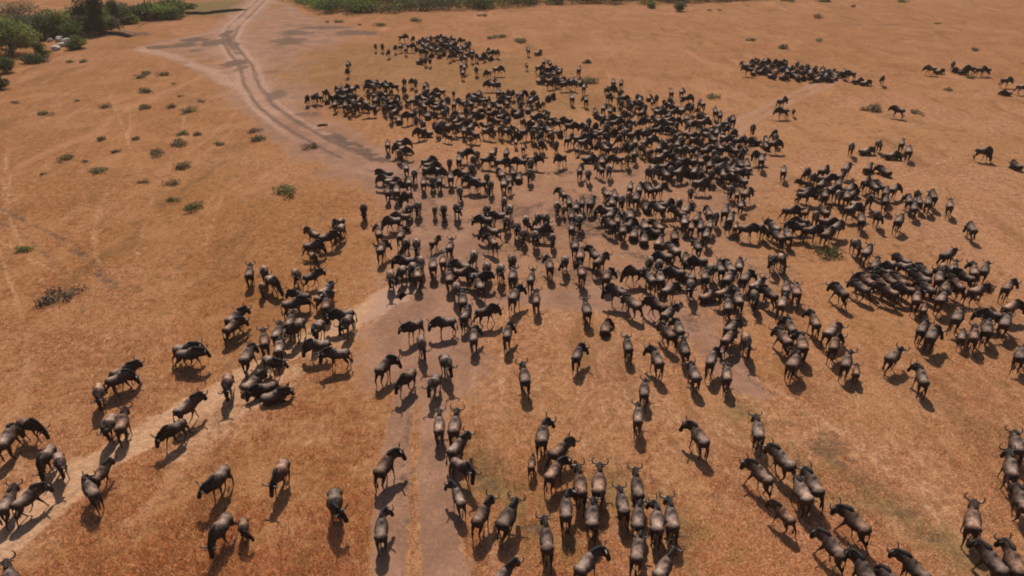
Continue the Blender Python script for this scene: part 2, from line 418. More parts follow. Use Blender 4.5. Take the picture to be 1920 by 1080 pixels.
# ------------------------------------------------------------------ wildebeest
BACK_LIT, FLANK, BELLY, LEG = (.335, .250, .206), (.052, .034, .028), (.030, .019, .016), (.040, .024, .019)  # own pale back and dark flank; sun and shade also painted into them
RUMP_SHADED = (.050, .030, .025)  # rear end coloured dark for the shade that falls on it
BACK_LIT2, SHLD = (.320, .245, .205), (.215, .165, .140)  # back painted as sunlit further forward too, then the shoulder
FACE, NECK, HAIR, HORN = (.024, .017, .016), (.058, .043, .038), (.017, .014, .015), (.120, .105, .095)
def coat_material(name, rough, spec, strength=.12):
    g = NT(name)
    a = g.new("ShaderNodeAttribute", attribute_name="Col")
    oi = g.new("ShaderNodeObjectInfo")
    tc = g.new("ShaderNodeTexCoord")
    off = g.new("ShaderNodeVectorMath", operation='ADD')
    g.ln(tc.outputs["Object"], off.inputs[0])
    cmb = g.new("ShaderNodeCombineXYZ"); g.ln(g.math('MULTIPLY', oi.outputs["Random"], 37.0), cmb.inputs[0]); g.ln(g.math('MULTIPLY', oi.outputs["Random"], 91.0), cmb.inputs[1])
    g.ln(cmb.outputs[0], off.inputs[1])
    n = g.noise(off.outputs[0], 5.0, 4.0, .65)
    c = g.mix(1.0, a.outputs["Color"], oi.outputs["Color"], 'MULTIPLY')
    c = g.mix(g.ramp(n, .40, .62, 0, .9), c, g.mix(1.0, c, rgb(.48, .42, .39), 'MULTIPLY'))
    c = g.mix(g.ramp(g.noise(off.outputs[0], 2.6, 3.0, .6), .52, .70, 0, .5), c, g.mix(1.0, c, rgb(1.35, 1.22, 1.08), 'MULTIPLY'))
    g.ln(c, g.b.inputs["Base Color"])
    g.b.inputs["Roughness"].default_value = rough
    g.b.inputs["Specular IOR Level"].default_value = spec
    b = g.new("ShaderNodeBump"); b.inputs["Strength"].default_value = strength; b.inputs["Distance"].default_value = .03
    g.ln(g.noise(tc.outputs["Object"], 11.0, 3.0, .6), b.inputs["Height"])
    g.ln(b.outputs[0], g.b.inputs["Normal"])
    return g.m
M_COAT = coat_material("short_grey_brown_coat", .62, .15, .4)
M_HAIR = coat_material("black_mane_hair", .7, .3, .4)
M_HORN = coat_material("horn", .35, .5)

def loft(path, radii, cols, n=12, sub=3, up_hint=None):
    """elliptic tube along 3-D points; radii = (in-plane, sideways). returns verts, faces, colours (top colour, side colour, under colour)"""
    P = np.array(path, float); Rr = np.array(radii, float); Cc = np.array(cols, float)   # Cc (k,3,3)
    k = len(P); t = np.linspace(0, k - 1, (k - 1) * sub + 1)
    def cr(A):
        out = []
        for u in t:
            i = min(int(u), k - 2); f = u - i
            p0, p1, p2, p3 = A[max(i - 1, 0)], A[i], A[i + 1], A[min(i + 2, k - 1)]
            out.append(.5 * ((2 * p1) + (-p0 + p2) * f + (2 * p0 - 5 * p1 + 4 * p2 - p3) * f * f + (-p0 + 3 * p1 - 3 * p2 + p3) * f ** 3))
        return np.array(out)
    Q = cr(P); S = np.maximum(cr(Rr), .004)
    Ci = np.stack([np.stack([np.interp(t, np.arange(k), Cc[:, a, b]) for b in range(3)], 1) for a in range(3)], 1)
    T = np.gradient(Q, axis=0); T /= np.linalg.norm(T, axis=1)[:, None]
    V, K = [], []
    side = np.array((0, 1.0, 0)) if up_hint is None else np.array(up_hint, float)
    for q, s, tt, c in zip(Q, S, T, Ci):
        sd = side - tt * side.dot(tt); sd /= np.linalg.norm(sd)
        up = np.cross(tt, sd)
        if up_hint is None and up[2] < -.3 and abs(tt[2]) < .8: up = -up
        for j in range(n):
            a = 2 * math.pi * j / n
            V.append(q + up * s[0] * math.sin(a) + sd * s[1] * math.cos(a))
            m = math.sin(a)
            K.append(c[1] + (c[0] - c[1]) * max(m, 0) ** 1.9 if m > 0 else c[1] + (c[2] - c[1]) * (-m))  # upward parts take the paler top colour, as if sunlit
    m = len(Q)
    F = [(i * n + j, i * n + (j + 1) % n, (i + 1) * n + (j + 1) % n, (i + 1) * n + j) for i in range(m - 1) for j in range(n)]
    V.append(Q[0] - T[0] * min(S[0]) * .4); K.append(Ci[0, 1]); V.append(Q[-1] + T[-1] * min(S[-1]) * .4); K.append(Ci[-1, 1])
    a, b = len(V) - 2, len(V) - 1
    F += [(a, (j + 1) % n, j, j) for j in range(n)] + [(b, (m - 1) * n + j, (m - 1) * n + (j + 1) % n, (m - 1) * n + (j + 1) % n) for j in range(n)]
    return np.array(V), F, np.array(K)

def join(parts):
    V, F, K, n = [], [], [], 0
    for v, f, k in parts:
        V.append(v); K.append(k); F += [tuple(i + n for i in q) for q in f]; n += len(v)
    return np.vstack(V), F, np.vstack(K)
def raw_mesh(name, part):
    v, f, k = part
    me = bpy.data.meshes.new(name)
    fs = [tuple(dict.fromkeys(q)) for q in f]
    me.from_pydata([tuple(p) for p in v], [], fs)
    me.update()
    return me
def one_skin(name, part, voxel, mat, ratio, smooth=3):
    """lofts fused into one continuous surface, coloured from the nearest loft point"""
    o = bpy.data.objects.new("tmp", raw_mesh("tmp", part)); C.objects.link(o)
    m = o.modifiers.new("r", 'REMESH'); m.mode = 'VOXEL'; m.voxel_size = voxel
    s = o.modifiers.new("s", 'SMOOTH'); s.factor = .5; s.iterations = smooth
    d = o.modifiers.new("d", 'DECIMATE'); d.ratio = ratio
    dg = bpy.context.evaluated_depsgraph_get()
    me = bpy.data.meshes.new_from_object(o.evaluated_get(dg))
    old = o.data
    bpy.data.objects.remove(o); bpy.data.meshes.remove(old)
    me.name = name
    if smooth == 3:
        nv = len(me.vertices); co = np.empty(nv * 3, np.float32); no = np.empty(nv * 3, np.float32)
        me.vertices.foreach_get("co", co); me.vertex_normals.foreach_get("vector", no)
        co = co.reshape(-1, 3); no = no.reshape(-1, 3); x, y, z = co.T
        body = sstep(.55, .75, z)
        d = .010 * np.sin(x * 21 + z * 5) * sstep(-.35, -.1, x) * (1 - sstep(.15, .35, x)) * sstep(.10, .22, np.abs(y))      # ribs
        d = d + .022 * np.exp(-(((x + .42) / .10) ** 2 + ((z - 1.17) / .10) ** 2)) + .025 * np.exp(-(((x - .30) / .11) ** 2 + ((z - 1.12) / .16) ** 2))   # hip and shoulder
        d = d - .020 * np.exp(-(((x + .22) / .09) ** 2 + ((z - 1.05) / .13) ** 2)) - .012 * np.exp(-(y / .05) ** 2) * (x < .1) * (z > 1.1)                   # flank hollow, furrow along the back
        d = d + .016 * (vnoise(x + y * 2.1, z * 1.7 + y, .06, 3) - .5) + .022 * (vnoise(x * 1.1 - y, z + y * .8, .16, 8) - .5)
        co += no * (d * body)[:, None].astype(np.float32)
        me.vertices.foreach_set("co", co.ravel()); me.update()
    paint(me, part, mat)
    return me
def paint(me, part, mat):
    v, f, k = part
    kd = KDTree(len(v))
    for i, p in enumerate(v): kd.insert(p, i)
    kd.balance()
    cols = []
    for q in me.vertices:
        hits = kd.find_n(q.co, 3)
        w = [1 / (h[2] + .01) for h in hits]; sw = sum(w)
        c = sum(k[h[1]] * ww for h, ww in zip(hits, w)) / sw
        x, y, z = q.co
        if .0 < x < .85 and z > .55: # the dark brindle bars on shoulder and neck
            c = c * (1 - .55 * max(0, math.sin(x * 30 + z * 3 + y * 3)) * min(1, x * 4))
        cols.append(c)
    set_color(me, np.array(cols))
    for p in me.polygons: p.use_smooth = True
    me.materials.clear(); me.materials.append(mat)

RISE = .135
def c3(top, side, under): return (top, side, under)
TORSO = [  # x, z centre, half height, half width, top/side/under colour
    (-.68, .92, .08, 0.100, RUMP_SHADED, RUMP_SHADED, BELLY), (-.61, .945, .215, 0.224, RUMP_SHADED, RUMP_SHADED, BELLY), (-.46, .955, .265, 0.314, BACK_LIT, FLANK, BELLY), (-.27, .940, .262, 0.289, BACK_LIT, FLANK, BELLY),
    (-.06, .930, .305, 0.338, BACK_LIT, FLANK, BELLY), (.14, .965, .350, 0.323, BACK_LIT2, FLANK, BELLY), (.32, 1.03, .405, 0.266, SHLD, NECK, BELLY), (.47, 1.075, .365, 0.214, SHLD, NECK, BELLY)]
HEADS = {   # the sagittal line of neck and head: x, z, half height, half width
    'up': [(.59, 1.12, .32, .17), (.72, 1.17, .26, .14), (.84, 1.205, .215, .122), (.94, 1.215, .175, .128), (1.05, 1.08, .150, .115), (1.13, .88, .120, .092), (1.17, .72, .115, .10), (1.18, .65, .08, .08)],
    'mid': [(.59, 1.06, .33, .17), (.73, 1.06, .265, .14), (.86, 1.055, .22, .122), (.96, 1.03, .175, .128), (1.06, .88, .150, .115), (1.12, .67, .120, .092), (1.145, .51, .115, .10), (1.15, .44, .08, .08)],
    'low': [(.58, 1.01, .31, .17), (.69, .97, .25, .145), (.79, .91, .20, .128), (.87, .83, .175, .138), (.95, .68, .155, .128), (1.01, .49, .122, .100), (1.03, .35, .120, .108), (1.035, .29, .085, .085)],
    'graze': [(.55, .96, .31, .17), (.64, .84, .25, .145), (.73, .72, .20, .128), (.80, .61, .175, .138), (.88, .46, .155, .128), (.95, .28, .122, .100), (.975, .16, .120, .108), (.98, .10, .085, .085)],
}
def turn(p, yaw, x0=.46):
    """bend the neck sideways, more the further forward"""
    x, y, z = p
    if x <= x0 or yaw == 0: return (x, y, z)
    s = x - x0; L = .60
    k = min(s / L, 1.15); a = yaw * k * .62
    return (x0 + s * math.cos(a), y * math.cos(a) + s * math.sin(a) * (.72 + .28 * k), z)
def head_line(kind, yaw, dz):
    pts = [turn((x, 0, z + dz * (1 if kind in ('up', 'mid') or dz < 0 else max(0, (z - .25) / .9))), yaw) for x, z, *_ in HEADS[kind]]
    return pts, [(h, w) for _, _, h, w in HEADS[kind]]
def leg_path(top, joints, ang, lift):
    a = R(ang); out = []
    n = len(joints)
    for i, (x, y, z) in enumerate(joints):
        dx, dz = x - top[0], z - top[2]
        f = i / (n - 1)
        b = a * (1 if lift == 0 or f < .4 else 1) - (R(lift) * max(0, f - .45) * 1.6)
        out.append((top[0] + dx * math.cos(b) - dz * math.sin(b), y, top[2] + dx * math.sin(b) + dz * math.cos(b)))
    low = min(p[2] for p in out)
    if lift == 0:   # a foot that carries weight reaches the ground
        s = (top[2] - .022) / (top[2] - low)
        out = [(x, y, top[2] - (top[2] - z) * s) for x, y, z in out]
    return out
def build_pose(name, head, yaw=0, legs=(2, -3, -3, 4), lift=(0, 0, 0, 0), lying=False, hi=.36):
    dz = -.575 if lying else RISE
    parts = []
    tors = [(x, 0, z + dz) for x, z, *_ in TORSO]
    hp, hr = head_line(head, yaw, dz)
    path = tors + hp
    rad = [(h, w) for _, _, h, w, *_ in TORSO] + hr
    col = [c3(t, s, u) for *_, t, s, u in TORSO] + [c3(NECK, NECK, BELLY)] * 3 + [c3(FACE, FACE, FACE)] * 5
    if lying: rad = [(h * .94, w * 1.14) for h, w in rad[:len(TORSO)]] + rad[len(TORSO):]
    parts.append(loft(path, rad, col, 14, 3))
    lc = c3(LEG, LEG, LEG); hc = c3(FLANK, FLANK, BELLY)
    if not lying:
        for i, sy in enumerate((1, -1)):
            lg = lambda j: [(x, y, z * (1 + RISE / .93)) for x, y, z in j]
            top = (.36, .14 * sy, .92 + RISE)
            j = [(.36, .15 * sy, .92), (.33, .165 * sy, .68), (.37, .15 * sy, .38), (.365, .145 * sy, .13), (.395, .145 * sy, .03)]
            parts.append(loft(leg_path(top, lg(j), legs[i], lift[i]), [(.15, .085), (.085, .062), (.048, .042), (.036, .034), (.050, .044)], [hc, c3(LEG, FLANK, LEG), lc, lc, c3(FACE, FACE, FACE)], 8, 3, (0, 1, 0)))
            top = (-.44, .15 * sy, .95 + RISE)
            j = [(-.44, .16 * sy, .97), (-.39, .19 * sy, .72), (-.575, .165 * sy, .42), (-.53, .155 * sy, .14), (-.495, .155 * sy, .03)]
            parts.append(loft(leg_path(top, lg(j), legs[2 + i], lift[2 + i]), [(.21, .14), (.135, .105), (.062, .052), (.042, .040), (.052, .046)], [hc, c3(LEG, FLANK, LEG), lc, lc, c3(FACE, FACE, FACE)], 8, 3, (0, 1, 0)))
    else:
        for sy in (1, -1):
            parts.append(loft([(.36, .15 * sy, .34), (.58, .20 * sy, .14), (.74, .21 * sy, .05), (.50, .22 * sy, .045), (.36, .20 * sy, .04)], [(.13, .09), (.07, .06), (.05, .05), (.04, .04), (.045, .045)], [hc, lc, lc, lc, lc], 8, 3, (0, 1, .2)))
            parts.append(loft([(-.50, .16 * sy, .34), (-.24, .30 * sy, .22), (-.12, .33 * sy, .08), (-.44, .35 * sy, .05), (-.24, .36 * sy, .04)], [(.18, .12), (.12, .10), (.07, .06), (.045, .045), (.045, .045)], [hc, hc, lc, lc, lc], 8, 3, (0, 1, .2)))
    # tail root, ears
    tz = 1.05 + dz
    sway = .06 if legs[0] > 0 else -.05
    tail = [(-.64, 0, tz), (-.73, sway * .3, tz - .10), (-.76, sway * .7, tz - .32), (-.74, sway, tz - .50 if not lying else .16)]
    parts.append(loft(tail, [(.045, .045), (.034, .034), (.030, .030), (.030, .030)], [hc, lc, lc, lc], 6, 2, (0, 1, 0)))
    poll, brow = np.array(hp[3]), np.array(hp[4])
    fwd = brow - poll; fwd /= np.linalg.norm(fwd)
    a = yaw * .62 * 1.1
    lat = np.array((-math.sin(a), math.cos(a), 0)); lat -= fwd * lat.dot(fwd); lat /= np.linalg.norm(lat)
    upv = np.cross(fwd, lat)
    if upv[2] < 0 and head in ('up', 'mid'): upv = -upv
    if head in ('low', 'graze') and upv[0] < 0: upv = -upv
    for s in (1, -1):
        e0 = poll + lat * s * .08 - upv * .02 - fwd * .01
        parts.append(loft([e0, e0 + lat * s * .10 - fwd * .02 + (0, 0, -.02), e0 + lat * s * .21 - fwd * .03 + (0, 0, -.07)], [(.030, .030), (.040, .040), (.016, .016)], [c3(NECK, NECK, NECK)] * 3, 6, 2, fwd))
    skin = join(parts)
    horns = []
    for s in (1, -1):
        b = poll + fwd * .03 + upv * .07
        hpth = [b + lat * s * .03, b + lat * s * .13 + upv * .015 + fwd * .03, b + lat * s * .27 + upv * .02 + fwd * .05, b + lat * s * .355 + upv * .10 + fwd * .02, b + lat * s * .345 + upv * .215 - fwd * .05, b + lat * s * .275 + upv * .295 - fwd * .09]
        horns.append(loft(hpth, [(.060, .052), (.050, .045), (.041, .038), (.033, .031), (.025, .023), (.010, .010)], [c3(HORN, HORN, FACE)] * 6, 8, 3, fwd))
    # black mane along the crest, beard under throat
    crest, top = [], []
    for i in (6, 7):
        crest.append((TORSO[i][0], 0, TORSO[i][1] + dz + TORSO[i][2] * .96))
    hn = HEADS[head]
    for i in (0, 1, 2, 3):
        x, z, h, w = hn[i]
        x2, z2 = hn[min(i + 1, 7)][0], hn[min(i + 1, 7)][1]
        x1, z1 = (hn[i - 1][0], hn[i - 1][1]) if i else (TORSO[7][0], TORSO[7][1])
        tx, tz2 = x2 - x1, z2 - z1; L = math.hypot(tx, tz2)
        nx, nz = -tz2 / L, tx / L
        if i == 3: nx, nz = (.1, 1.0) if head in ('up', 'mid') else (.8, .6)
        crest.append(turn((x + nx * h * .95, 0, z + nz * h * .95 + dz), yaw))
    mane = loft(crest, [(.05, .07), (.11, .10), (.12, .10), (.10, .085), (.08, .07), (.05, .08)], [c3(HAIR, HAIR, HAIR)] * 6, 8, 3)
    und = []
    for i in (1, 2, 4, 5):
        x, z, h, w = hn[i]
        x2, z2 = hn[i + 1][0], hn[i + 1][1]; x1, z1 = hn[i - 1][0], hn[i - 1][1]
        tx, tz2 = x2 - x1, z2 - z1; L = math.hypot(tx, tz2)
        und.append(turn((x + tz2 / L * h * .9, 0, z - tx / L * h * .9 + dz), yaw))
    x, z, h, w, *_ = TORSO[7]
    chest = turn((x + .10, 0, z - h * .75 + dz), yaw)
    beard = loft([chest, und[0], und[1], und[2], und[3]], [(.05, .05), (.18, .075), (.21, .08), (.15, .06), (.04, .04)], [c3(BELLY, BELLY, HAIR)] * 5, 8, 3)
    tend = np.array(tail[-1]); drop = -.36 if not lying else -.06
    tuft = loft([tend + (0, 0, .06), tend + (-.02, 0, drop * .4), tend + (.0, sway * .3, drop)], [(.032, .032), (.060, .050), (.012, .012)], [c3(HAIR, HAIR, HAIR)] * 3, 6, 3, (0, 1, 0))
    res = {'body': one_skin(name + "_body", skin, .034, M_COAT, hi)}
    def plain(nm, part, mat):
        me = raw_mesh(name + nm, part); set_color(me, part[2])
        for p in me.polygons: p.use_smooth = True
        me.materials.append(mat); return me
    res['horns'] = [plain("_horn", h, M_HORN) for h in horns]
    res['mane'] = plain("_mane", mane, M_HAIR); res['beard'] = plain("_beard", beard, M_HAIR); res['tuft'] = plain("_tail_tuft", tuft, M_HAIR)
    # the same animal as one light skin, for those too far off to show their parts
    allp = join([skin] + horns + [mane, beard, tuft])
    res['far'] = one_skin(name + "_far", allp, .042, M_COAT, .16, 2)
    res['feet'] = 0.0
    return res
Y1 = R(62)
POSES = {
    'stand_mid': build_pose('stand_mid', 'mid'),
    'stand_up': build_pose('stand_up', 'up', 0, (3, -2, -6, 5)),
    'stand_left': build_pose('stand_left', 'mid', Y1, (-4, 5, 4, -6)),
    'stand_right': build_pose('stand_right', 'mid', -Y1, (4, -6, -5, 5)),
    'up_left': build_pose('up_left', 'up', R(50), (5, -4, 6, -5)),
    'up_right': build_pose('up_right', 'up', -R(50), (-4, 6, -6, 4)),
    'walk_a': build_pose('walk_a', 'mid', R(8), (20, -17, -18, 16), (0, 0, 18, 0)),
    'walk_b': build_pose('walk_b', 'mid', -R(10), (-15, 19, 17, -20), (14, 0, 0, 0)),
    'walk_c': build_pose('walk_c', 'up', R(14), (10, -22, 14, -19), (0, 12, 0, 0)),
    'walk_low': build_pose('walk_low', 'low', R(6), (-19, 14, -14, 18), (0, 0, 16, 0)),
    'graze': build_pose('graze', 'graze', R(10), (-10, 12, 4, -8)),
    'lie_up': build_pose('lie_up', 'up', R(25), lying=True),
    'lie_side': build_pose('lie_side', 'mid', -R(70), lying=True),
}

# each animal: pixel of the middle of its body in the photograph, clock angle of its heading in the photograph (0 = away), pose letter, size
HERDS = {
 # along the pale trail
 'trail': """30 815 40 K;50 806 105 K;85 862 215 G;113 872 168 S .9;20 940 35 W;57 933 55 W .95;173 912 320 r;190 893 45 U .88;203 802 215 S;232 793 20 U;357 764 60 U;322 810 235 S;186 740 185 S;238 698 74 S;228 712 72 K .95;360 665 90 W;352 656 88 W;439 722 190 S;22 1088 350 U""",
 'lone': """407 905 215 S;410 998 215 K;457 994 180 S .68;524 892 205 S;628 950 180 S""",
 'bunch': """438 609 60 W;447 599 60 U;560 557 275 S;555 572 80 S;608 558 75 S;612 571 10 l;618 545 60 S;640 595 260 S;647 610 215 S;593 620 220 S;592 650 265 K;628 667 265 S;498 640 5 U;467 668 35 W;525 622 25 U;550 605 30 U;548 618 220 S;525 652 15 S;503 698 120 S;485 710 60 L;483 729 250 L;515 732 80 L""",
 'redgrass': """497 515 175 S;510 530 120 G;494 540 185 S .78;469 513 15 U;585 440 290 S;632 423 240 S;634 435 225 S;618 447 80 S;590 463 85 K;590 485 135 G .88;560 517 150 S;587 519 75 U;682 396 180 S;710 437 350 l;717 467 30 r""",
 'road': """773 616 240 S;830 608 262 S;877 590 40 l;915 588 80 W;889 630 5 r;868 564 0 S;856 546 180 S;952 627 10 r;967 556 35 r;1006 562 5 U;792 650 165 S;724 688 50 r;761 713 225 W;812 722 205 S;838 684 155 S;983 707 352 U""",
 'rut': """824 795 3 U;854 798 12 U;862 838 50 U;872 880 120 S;857 930 335 l .88;726 872 40 r;716 988 5 r;907 965 35 U;955 968 35 U;945 1082 45 U""",
 'tight': """1018 815 10 r;998 868 10 S .68;1055 843 55 S;1043 883 40 r;1087 907 355 U;1123 905 2 U;1166 942 345 W;1194 918 350 U;1061 953 0 r;1110 965 0 W;1195 962 5 W;1234 975 0 S;1255 970 350 U;1024 1010 355 U;1197 1030 10 K;1105 1055 45 S;1248 1062 35 U""",
 'walkers': """1084 665 20 r;1176 648 345 W;1229 676 330 l;1208 730 2 W .95;1196 780 0 W;1099 580 345 U;1136 612 10 L;1307 818 320 l;1420 806 350 U""",
 'cornerfile': """1420 890 310 W;1461 862 310 W;1500 920 325 S;1520 908 325 W;1465 965 310 W .8;1597 978 310 W;1557 1025 315 W;1615 1070 325 S;1708 1062 310 S;1665 1095 320 S""",
 'rightfile': """1822 975 357 U;1862 1052 315 W;1888 1052 330 W;1903 832 340 W;1892 877 345 W;1912 938 330 W""",
 'dustpath': """1153 552 285 S;1183 570 300 W;1248 625 310 W;1272 615 340 S;1283 655 345 U;1253 588 60 S;1230 575 290 W;1258 545 70 S;1300 700 335 S;1335 676 20 r;1362 702 355 W;1491 680 40 l;1400 645 165 S;1368 635 50 S;1375 615 60 S""",
 'midright': """1306 543 180 S;1325 558 80 L;1357 547 80 S;1364 573 0 W;1382 560 345 W;1415 558 165 S;1440 553 300 S;1424 541 70 S;1466 635 315 W;1480 612 330 S;1503 645 350 l;1465 568 25 U;1475 542 10 S;1492 546 350 W;1525 603 330 l;1562 622 60 S;1565 648 20 r;1588 680 20 U;1605 697 0 S .72;1677 671 60 U .9;1726 708 335 l;1572 548 305 W;1610 540 295 W;1645 535 298 W;1662 546 290 S""",
 'rightbunch': """1746 632 25 r;1731 617 30 W;1717 560 5 S;1729 579 10 S .72;1765 560 40 W;1796 597 35 W;1695 549 275 K;1738 540 300 W;1766 542 20 S;1792 537 305 W;1832 547 80 S;1890 540 45 r;1897 577 70 S;1855 595 275 S;1882 603 25 W;1850 618 5 W;1823 630 5 U;1806 630 8 S .85;1913 668 20 W;1606 461 150 S;1628 474 55 S;1643 496 30 L;1687 489 290 S;1675 504 250 S;1701 507 110 S;1721 524 290 S;1646 511 270 S;1664 525 300 W;1678 529 300 S;1624 525 300 S;1780 480 80 S;1731 512 300 S;1758 523 0 S;1767 509 180 S;1788 505 20 U;1803 520 290 S;1828 511 350 l;1843 508 25 U""",
 'junction': """754 441 35 r;762 460 180 S;781 462 180 S;817 455 60 U .8;845 463 25 U;889 485 180 S;756 493 265 S;789 495 175 S;812 497 0 W;831 489 5 W;737 523 180 S;755 513 215 S;768 508 200 S;779 517 0 S;862 500 280 S;866 514 90 S;906 528 325 W;892 524 95 S;851 521 0 S;912 507 190 S;937 511 195 S""",
 'midherd': """961 493 170 S;962 516 10 S;997 524 20 U;1030 498 350 l;1059 494 180 S;1036 450 180 S .85;1079 462 10 W;1089 479 10 W;1090 511 350 l;1112 478 310 S;1127 492 60 S;1140 520 30 r;921 455 310 l;978 442 180 S;1003 447 190 S;916 435 270 S;986 418 180 S;972 430 180 S;1012 412 175 S;1022 413 165 S;1017 432 90 S;945 382 190 S;954 396 200 S;912 397 195 S;931 407 265 S;905 415 270 S;949 418 200 S;1053 365 305 l;1067 381 350 W;1045 390 180 S;1057 395 180 S .7;1080 389 5 W;1091 382 10 W;1072 407 0 S;1086 416 190 S;1072 430 5 W""",
 'core': """1188 513 265 K;1215 522 320 S;1238 521 345 S;1238 486 270 K;1217 497 200 S;1235 502 190 S;1262 512 270 S;1291 520 285 L;1279 487 330 L;1266 467 300 S;1306 462 325 W;1305 497 265 S;1332 508 170 S;1315 516 0 S;1352 500 330 S;1325 442 20 S;1359 508 320 S;1385 498 350 r;1366 524 40 S;1400 521 45 r;1452 491 165 S;1464 491 150 S;1110 382 45 U;1137 363 315 S;1156 368 350 S;1147 381 0 S;1168 379 180 S;1183 374 175 S;1200 372 0 S;1202 388 320 L;1224 389 290 S;1182 352 10 S;1199 357 0 S;1213 355 300 S;1236 356 75 S;1250 387 80 S;1274 384 180 S;1270 401 290 S;1147 405 60 S;1131 398 270 S;1161 415 0 S;1181 403 350 L;1170 432 0 W;1141 421 300 S;1192 439 30 L;1208 447 10 L;1229 425 300 L;1238 453 40 L;1264 442 340 L;1187 420 60 L;1198 421 320 L;1219 434 270 L""",
 'coreright': """1410 429 95 S;1421 433 160 S;1448 428 300 S;1458 443 300 S;1473 440 330 W;1500 431 270 S;1497 418 270 S;1515 432 90 S;1486 397 90 K;1512 367 90 S;1512 400 60 S .7;1398 364 65 S;1370 358 180 S;1385 366 0 S .8;1389 385 0 S .85;1361 397 25 U;1370 415 35 U;1382 427 20 S .75;1328 398 330 L;1342 409 175 S;1305 408 45 L;1331 423 20 W;1314 426 5 S;1284 416 5 S;1296 426 5 S .8;1295 362 185 S;1292 397 60 S;1316 346 90 K""",
 'farright': """1469 322 0 S;1503 344 270 S .7;1517 325 180 S;1529 335 170 S;1546 322 70 S;1546 335 90 S;1541 348 60 S;1577 332 60 U;1588 317 60 S;1581 347 20 S;1600 355 60 L;1595 362 80 L;1514 363 100 S;1547 366 0 S;1560 360 90 S;1573 369 180 S;1587 370 0 S;1621 342 60 S;1633 351 300 S;1647 350 290 S;1632 316 60 L;1654 320 290 L;1630 376 215 S;1610 391 120 S;1597 391 80 S;1615 412 350 S;1660 379 10 S;1661 362 20 S;1677 356 60 r;1645 408 180 S;1687 416 50 S;1541 397 300 S;1552 418 100 S;1569 428 70 S;1553 439 60 S;1534 411 180 S;1704 378 345 S;1713 391 5 U;1724 380 345 W;1719 366 180 S .8;1739 380 5 W;1748 370 330 W;1780 387 350 U;1820 429 315 K""",
 'roadtop': """727 272 0 S;758 269 95 S;746 278 240 S;757 281 110 S;750 290 150 S;762 316 0 S;777 328 180 S;767 342 0 S;719 327 270 S;722 338 270 S;738 342 90 S;746 350 100 S;727 361 0 S;744 360 0 S;760 370 240 S;766 394 200 S;783 390 185 S;750 410 270 S;733 416 265 S;815 396 180 S .8;832 396 180 S;856 394 185 S;862 361 180 S;805 303 80 S;811 312 90 S;808 323 100 S;826 326 110 S;794 343 0 S;824 340 0 S;811 341 180 S;843 308 180 S;861 298 10 S;873 289 90 S;845 334 0 S;863 328 270 S;884 342 270 S;895 291 180 S;887 303 190 S;916 300 90 S;927 289 60 S;950 287 20 S;945 305 90 S;981 277 0 S .8;967 267 0 S .7;1003 274 180 S .8;1015 271 180 S;976 306 270 S;991 308 180 S;1003 301 95 S;993 328 180 S;972 332 30 L;963 322 340 L;942 326 320 L;953 335 10 L;946 345 0 S;955 350 10 S .8;884 318 180 S;913 336 180 S;919 350 190 S;895 345 265 S;1043 273 180 S;1050 299 250 S;1068 262 60 S;1098 268 90 S;1121 261 180 S .7;1131 258 180 S;1087 321 0 S;1103 329 180 S;1125 318 300 S;1140 320 200 S;1110 298 90 L;1130 302 0 L;1150 298 270 S;1175 300 180 S;1190 290 20 S;1215 325 180 S;1225 322 160 S;1245 330 300 S""",
 'farloose': """577 185 150 S;590 183 120 S;652 122 0 S;652 134 180 S;991 95 0 S;1010 99 80 L;988 124 0 S .7;1467 191 80 S;1465 209 270 S;1488 210 180 S .7;1682 207 280 S;1412 242 180 S;1420 266 270 L;1432 263 340 L;1434 273 300 L;1453 250 180 S;1452 260 180 S;1453 271 90 S;1411 297 270 S;1424 300 0 S;1396 262 170 S;1356 217 0 S;1365 223 0 S;1368 242 180 S;1597 277 175 S;1635 274 150 S;1640 280 90 L;1691 270 20 S;1690 282 0 S;1688 294 90 L;1847 286 95 G;1903 310 290 L;1888 152 90 S;1886 174 270 L;1918 164 90 S;1744 129 275 S;1762 134 90 L;1789 122 180 S;1793 131 270 L;1808 135 90 L;1823 130 270 S;1835 131 280 S;1846 131 90 S;1592 139 270 S;1609 152 90 L;1624 155 90 L;1655 149 180 S;871 128 30 S;866 124 20 S;868 138 10 S;893 132 180 S;913 137 250 S;935 131 90 S;932 155 300 L;918 159 270 S;797 160 20 L;801 167 20 L;758 155 180 S;772 153 180 S;779 156 180 S;788 116 100 L;798 113 180 S;806 115 180 S;704 88 180 S;717 88 170 S;729 99 180 S;742 90 180 S;752 88 60 S;761 93 0 S;757 70 90 S;775 73 180 S;772 87 90 S;1258 175 330 S;1278 172 0 S;1290 186 90 S;1315 195 300 S;1340 212 330 S;1150 155 350 S;1165 157 20 S;1072 184 330 S;1098 188 330 S;1095 165 10 S;1086 132 30 S;1020 117 20 S;1035 120 340 S;1020 138 270 L""",
}
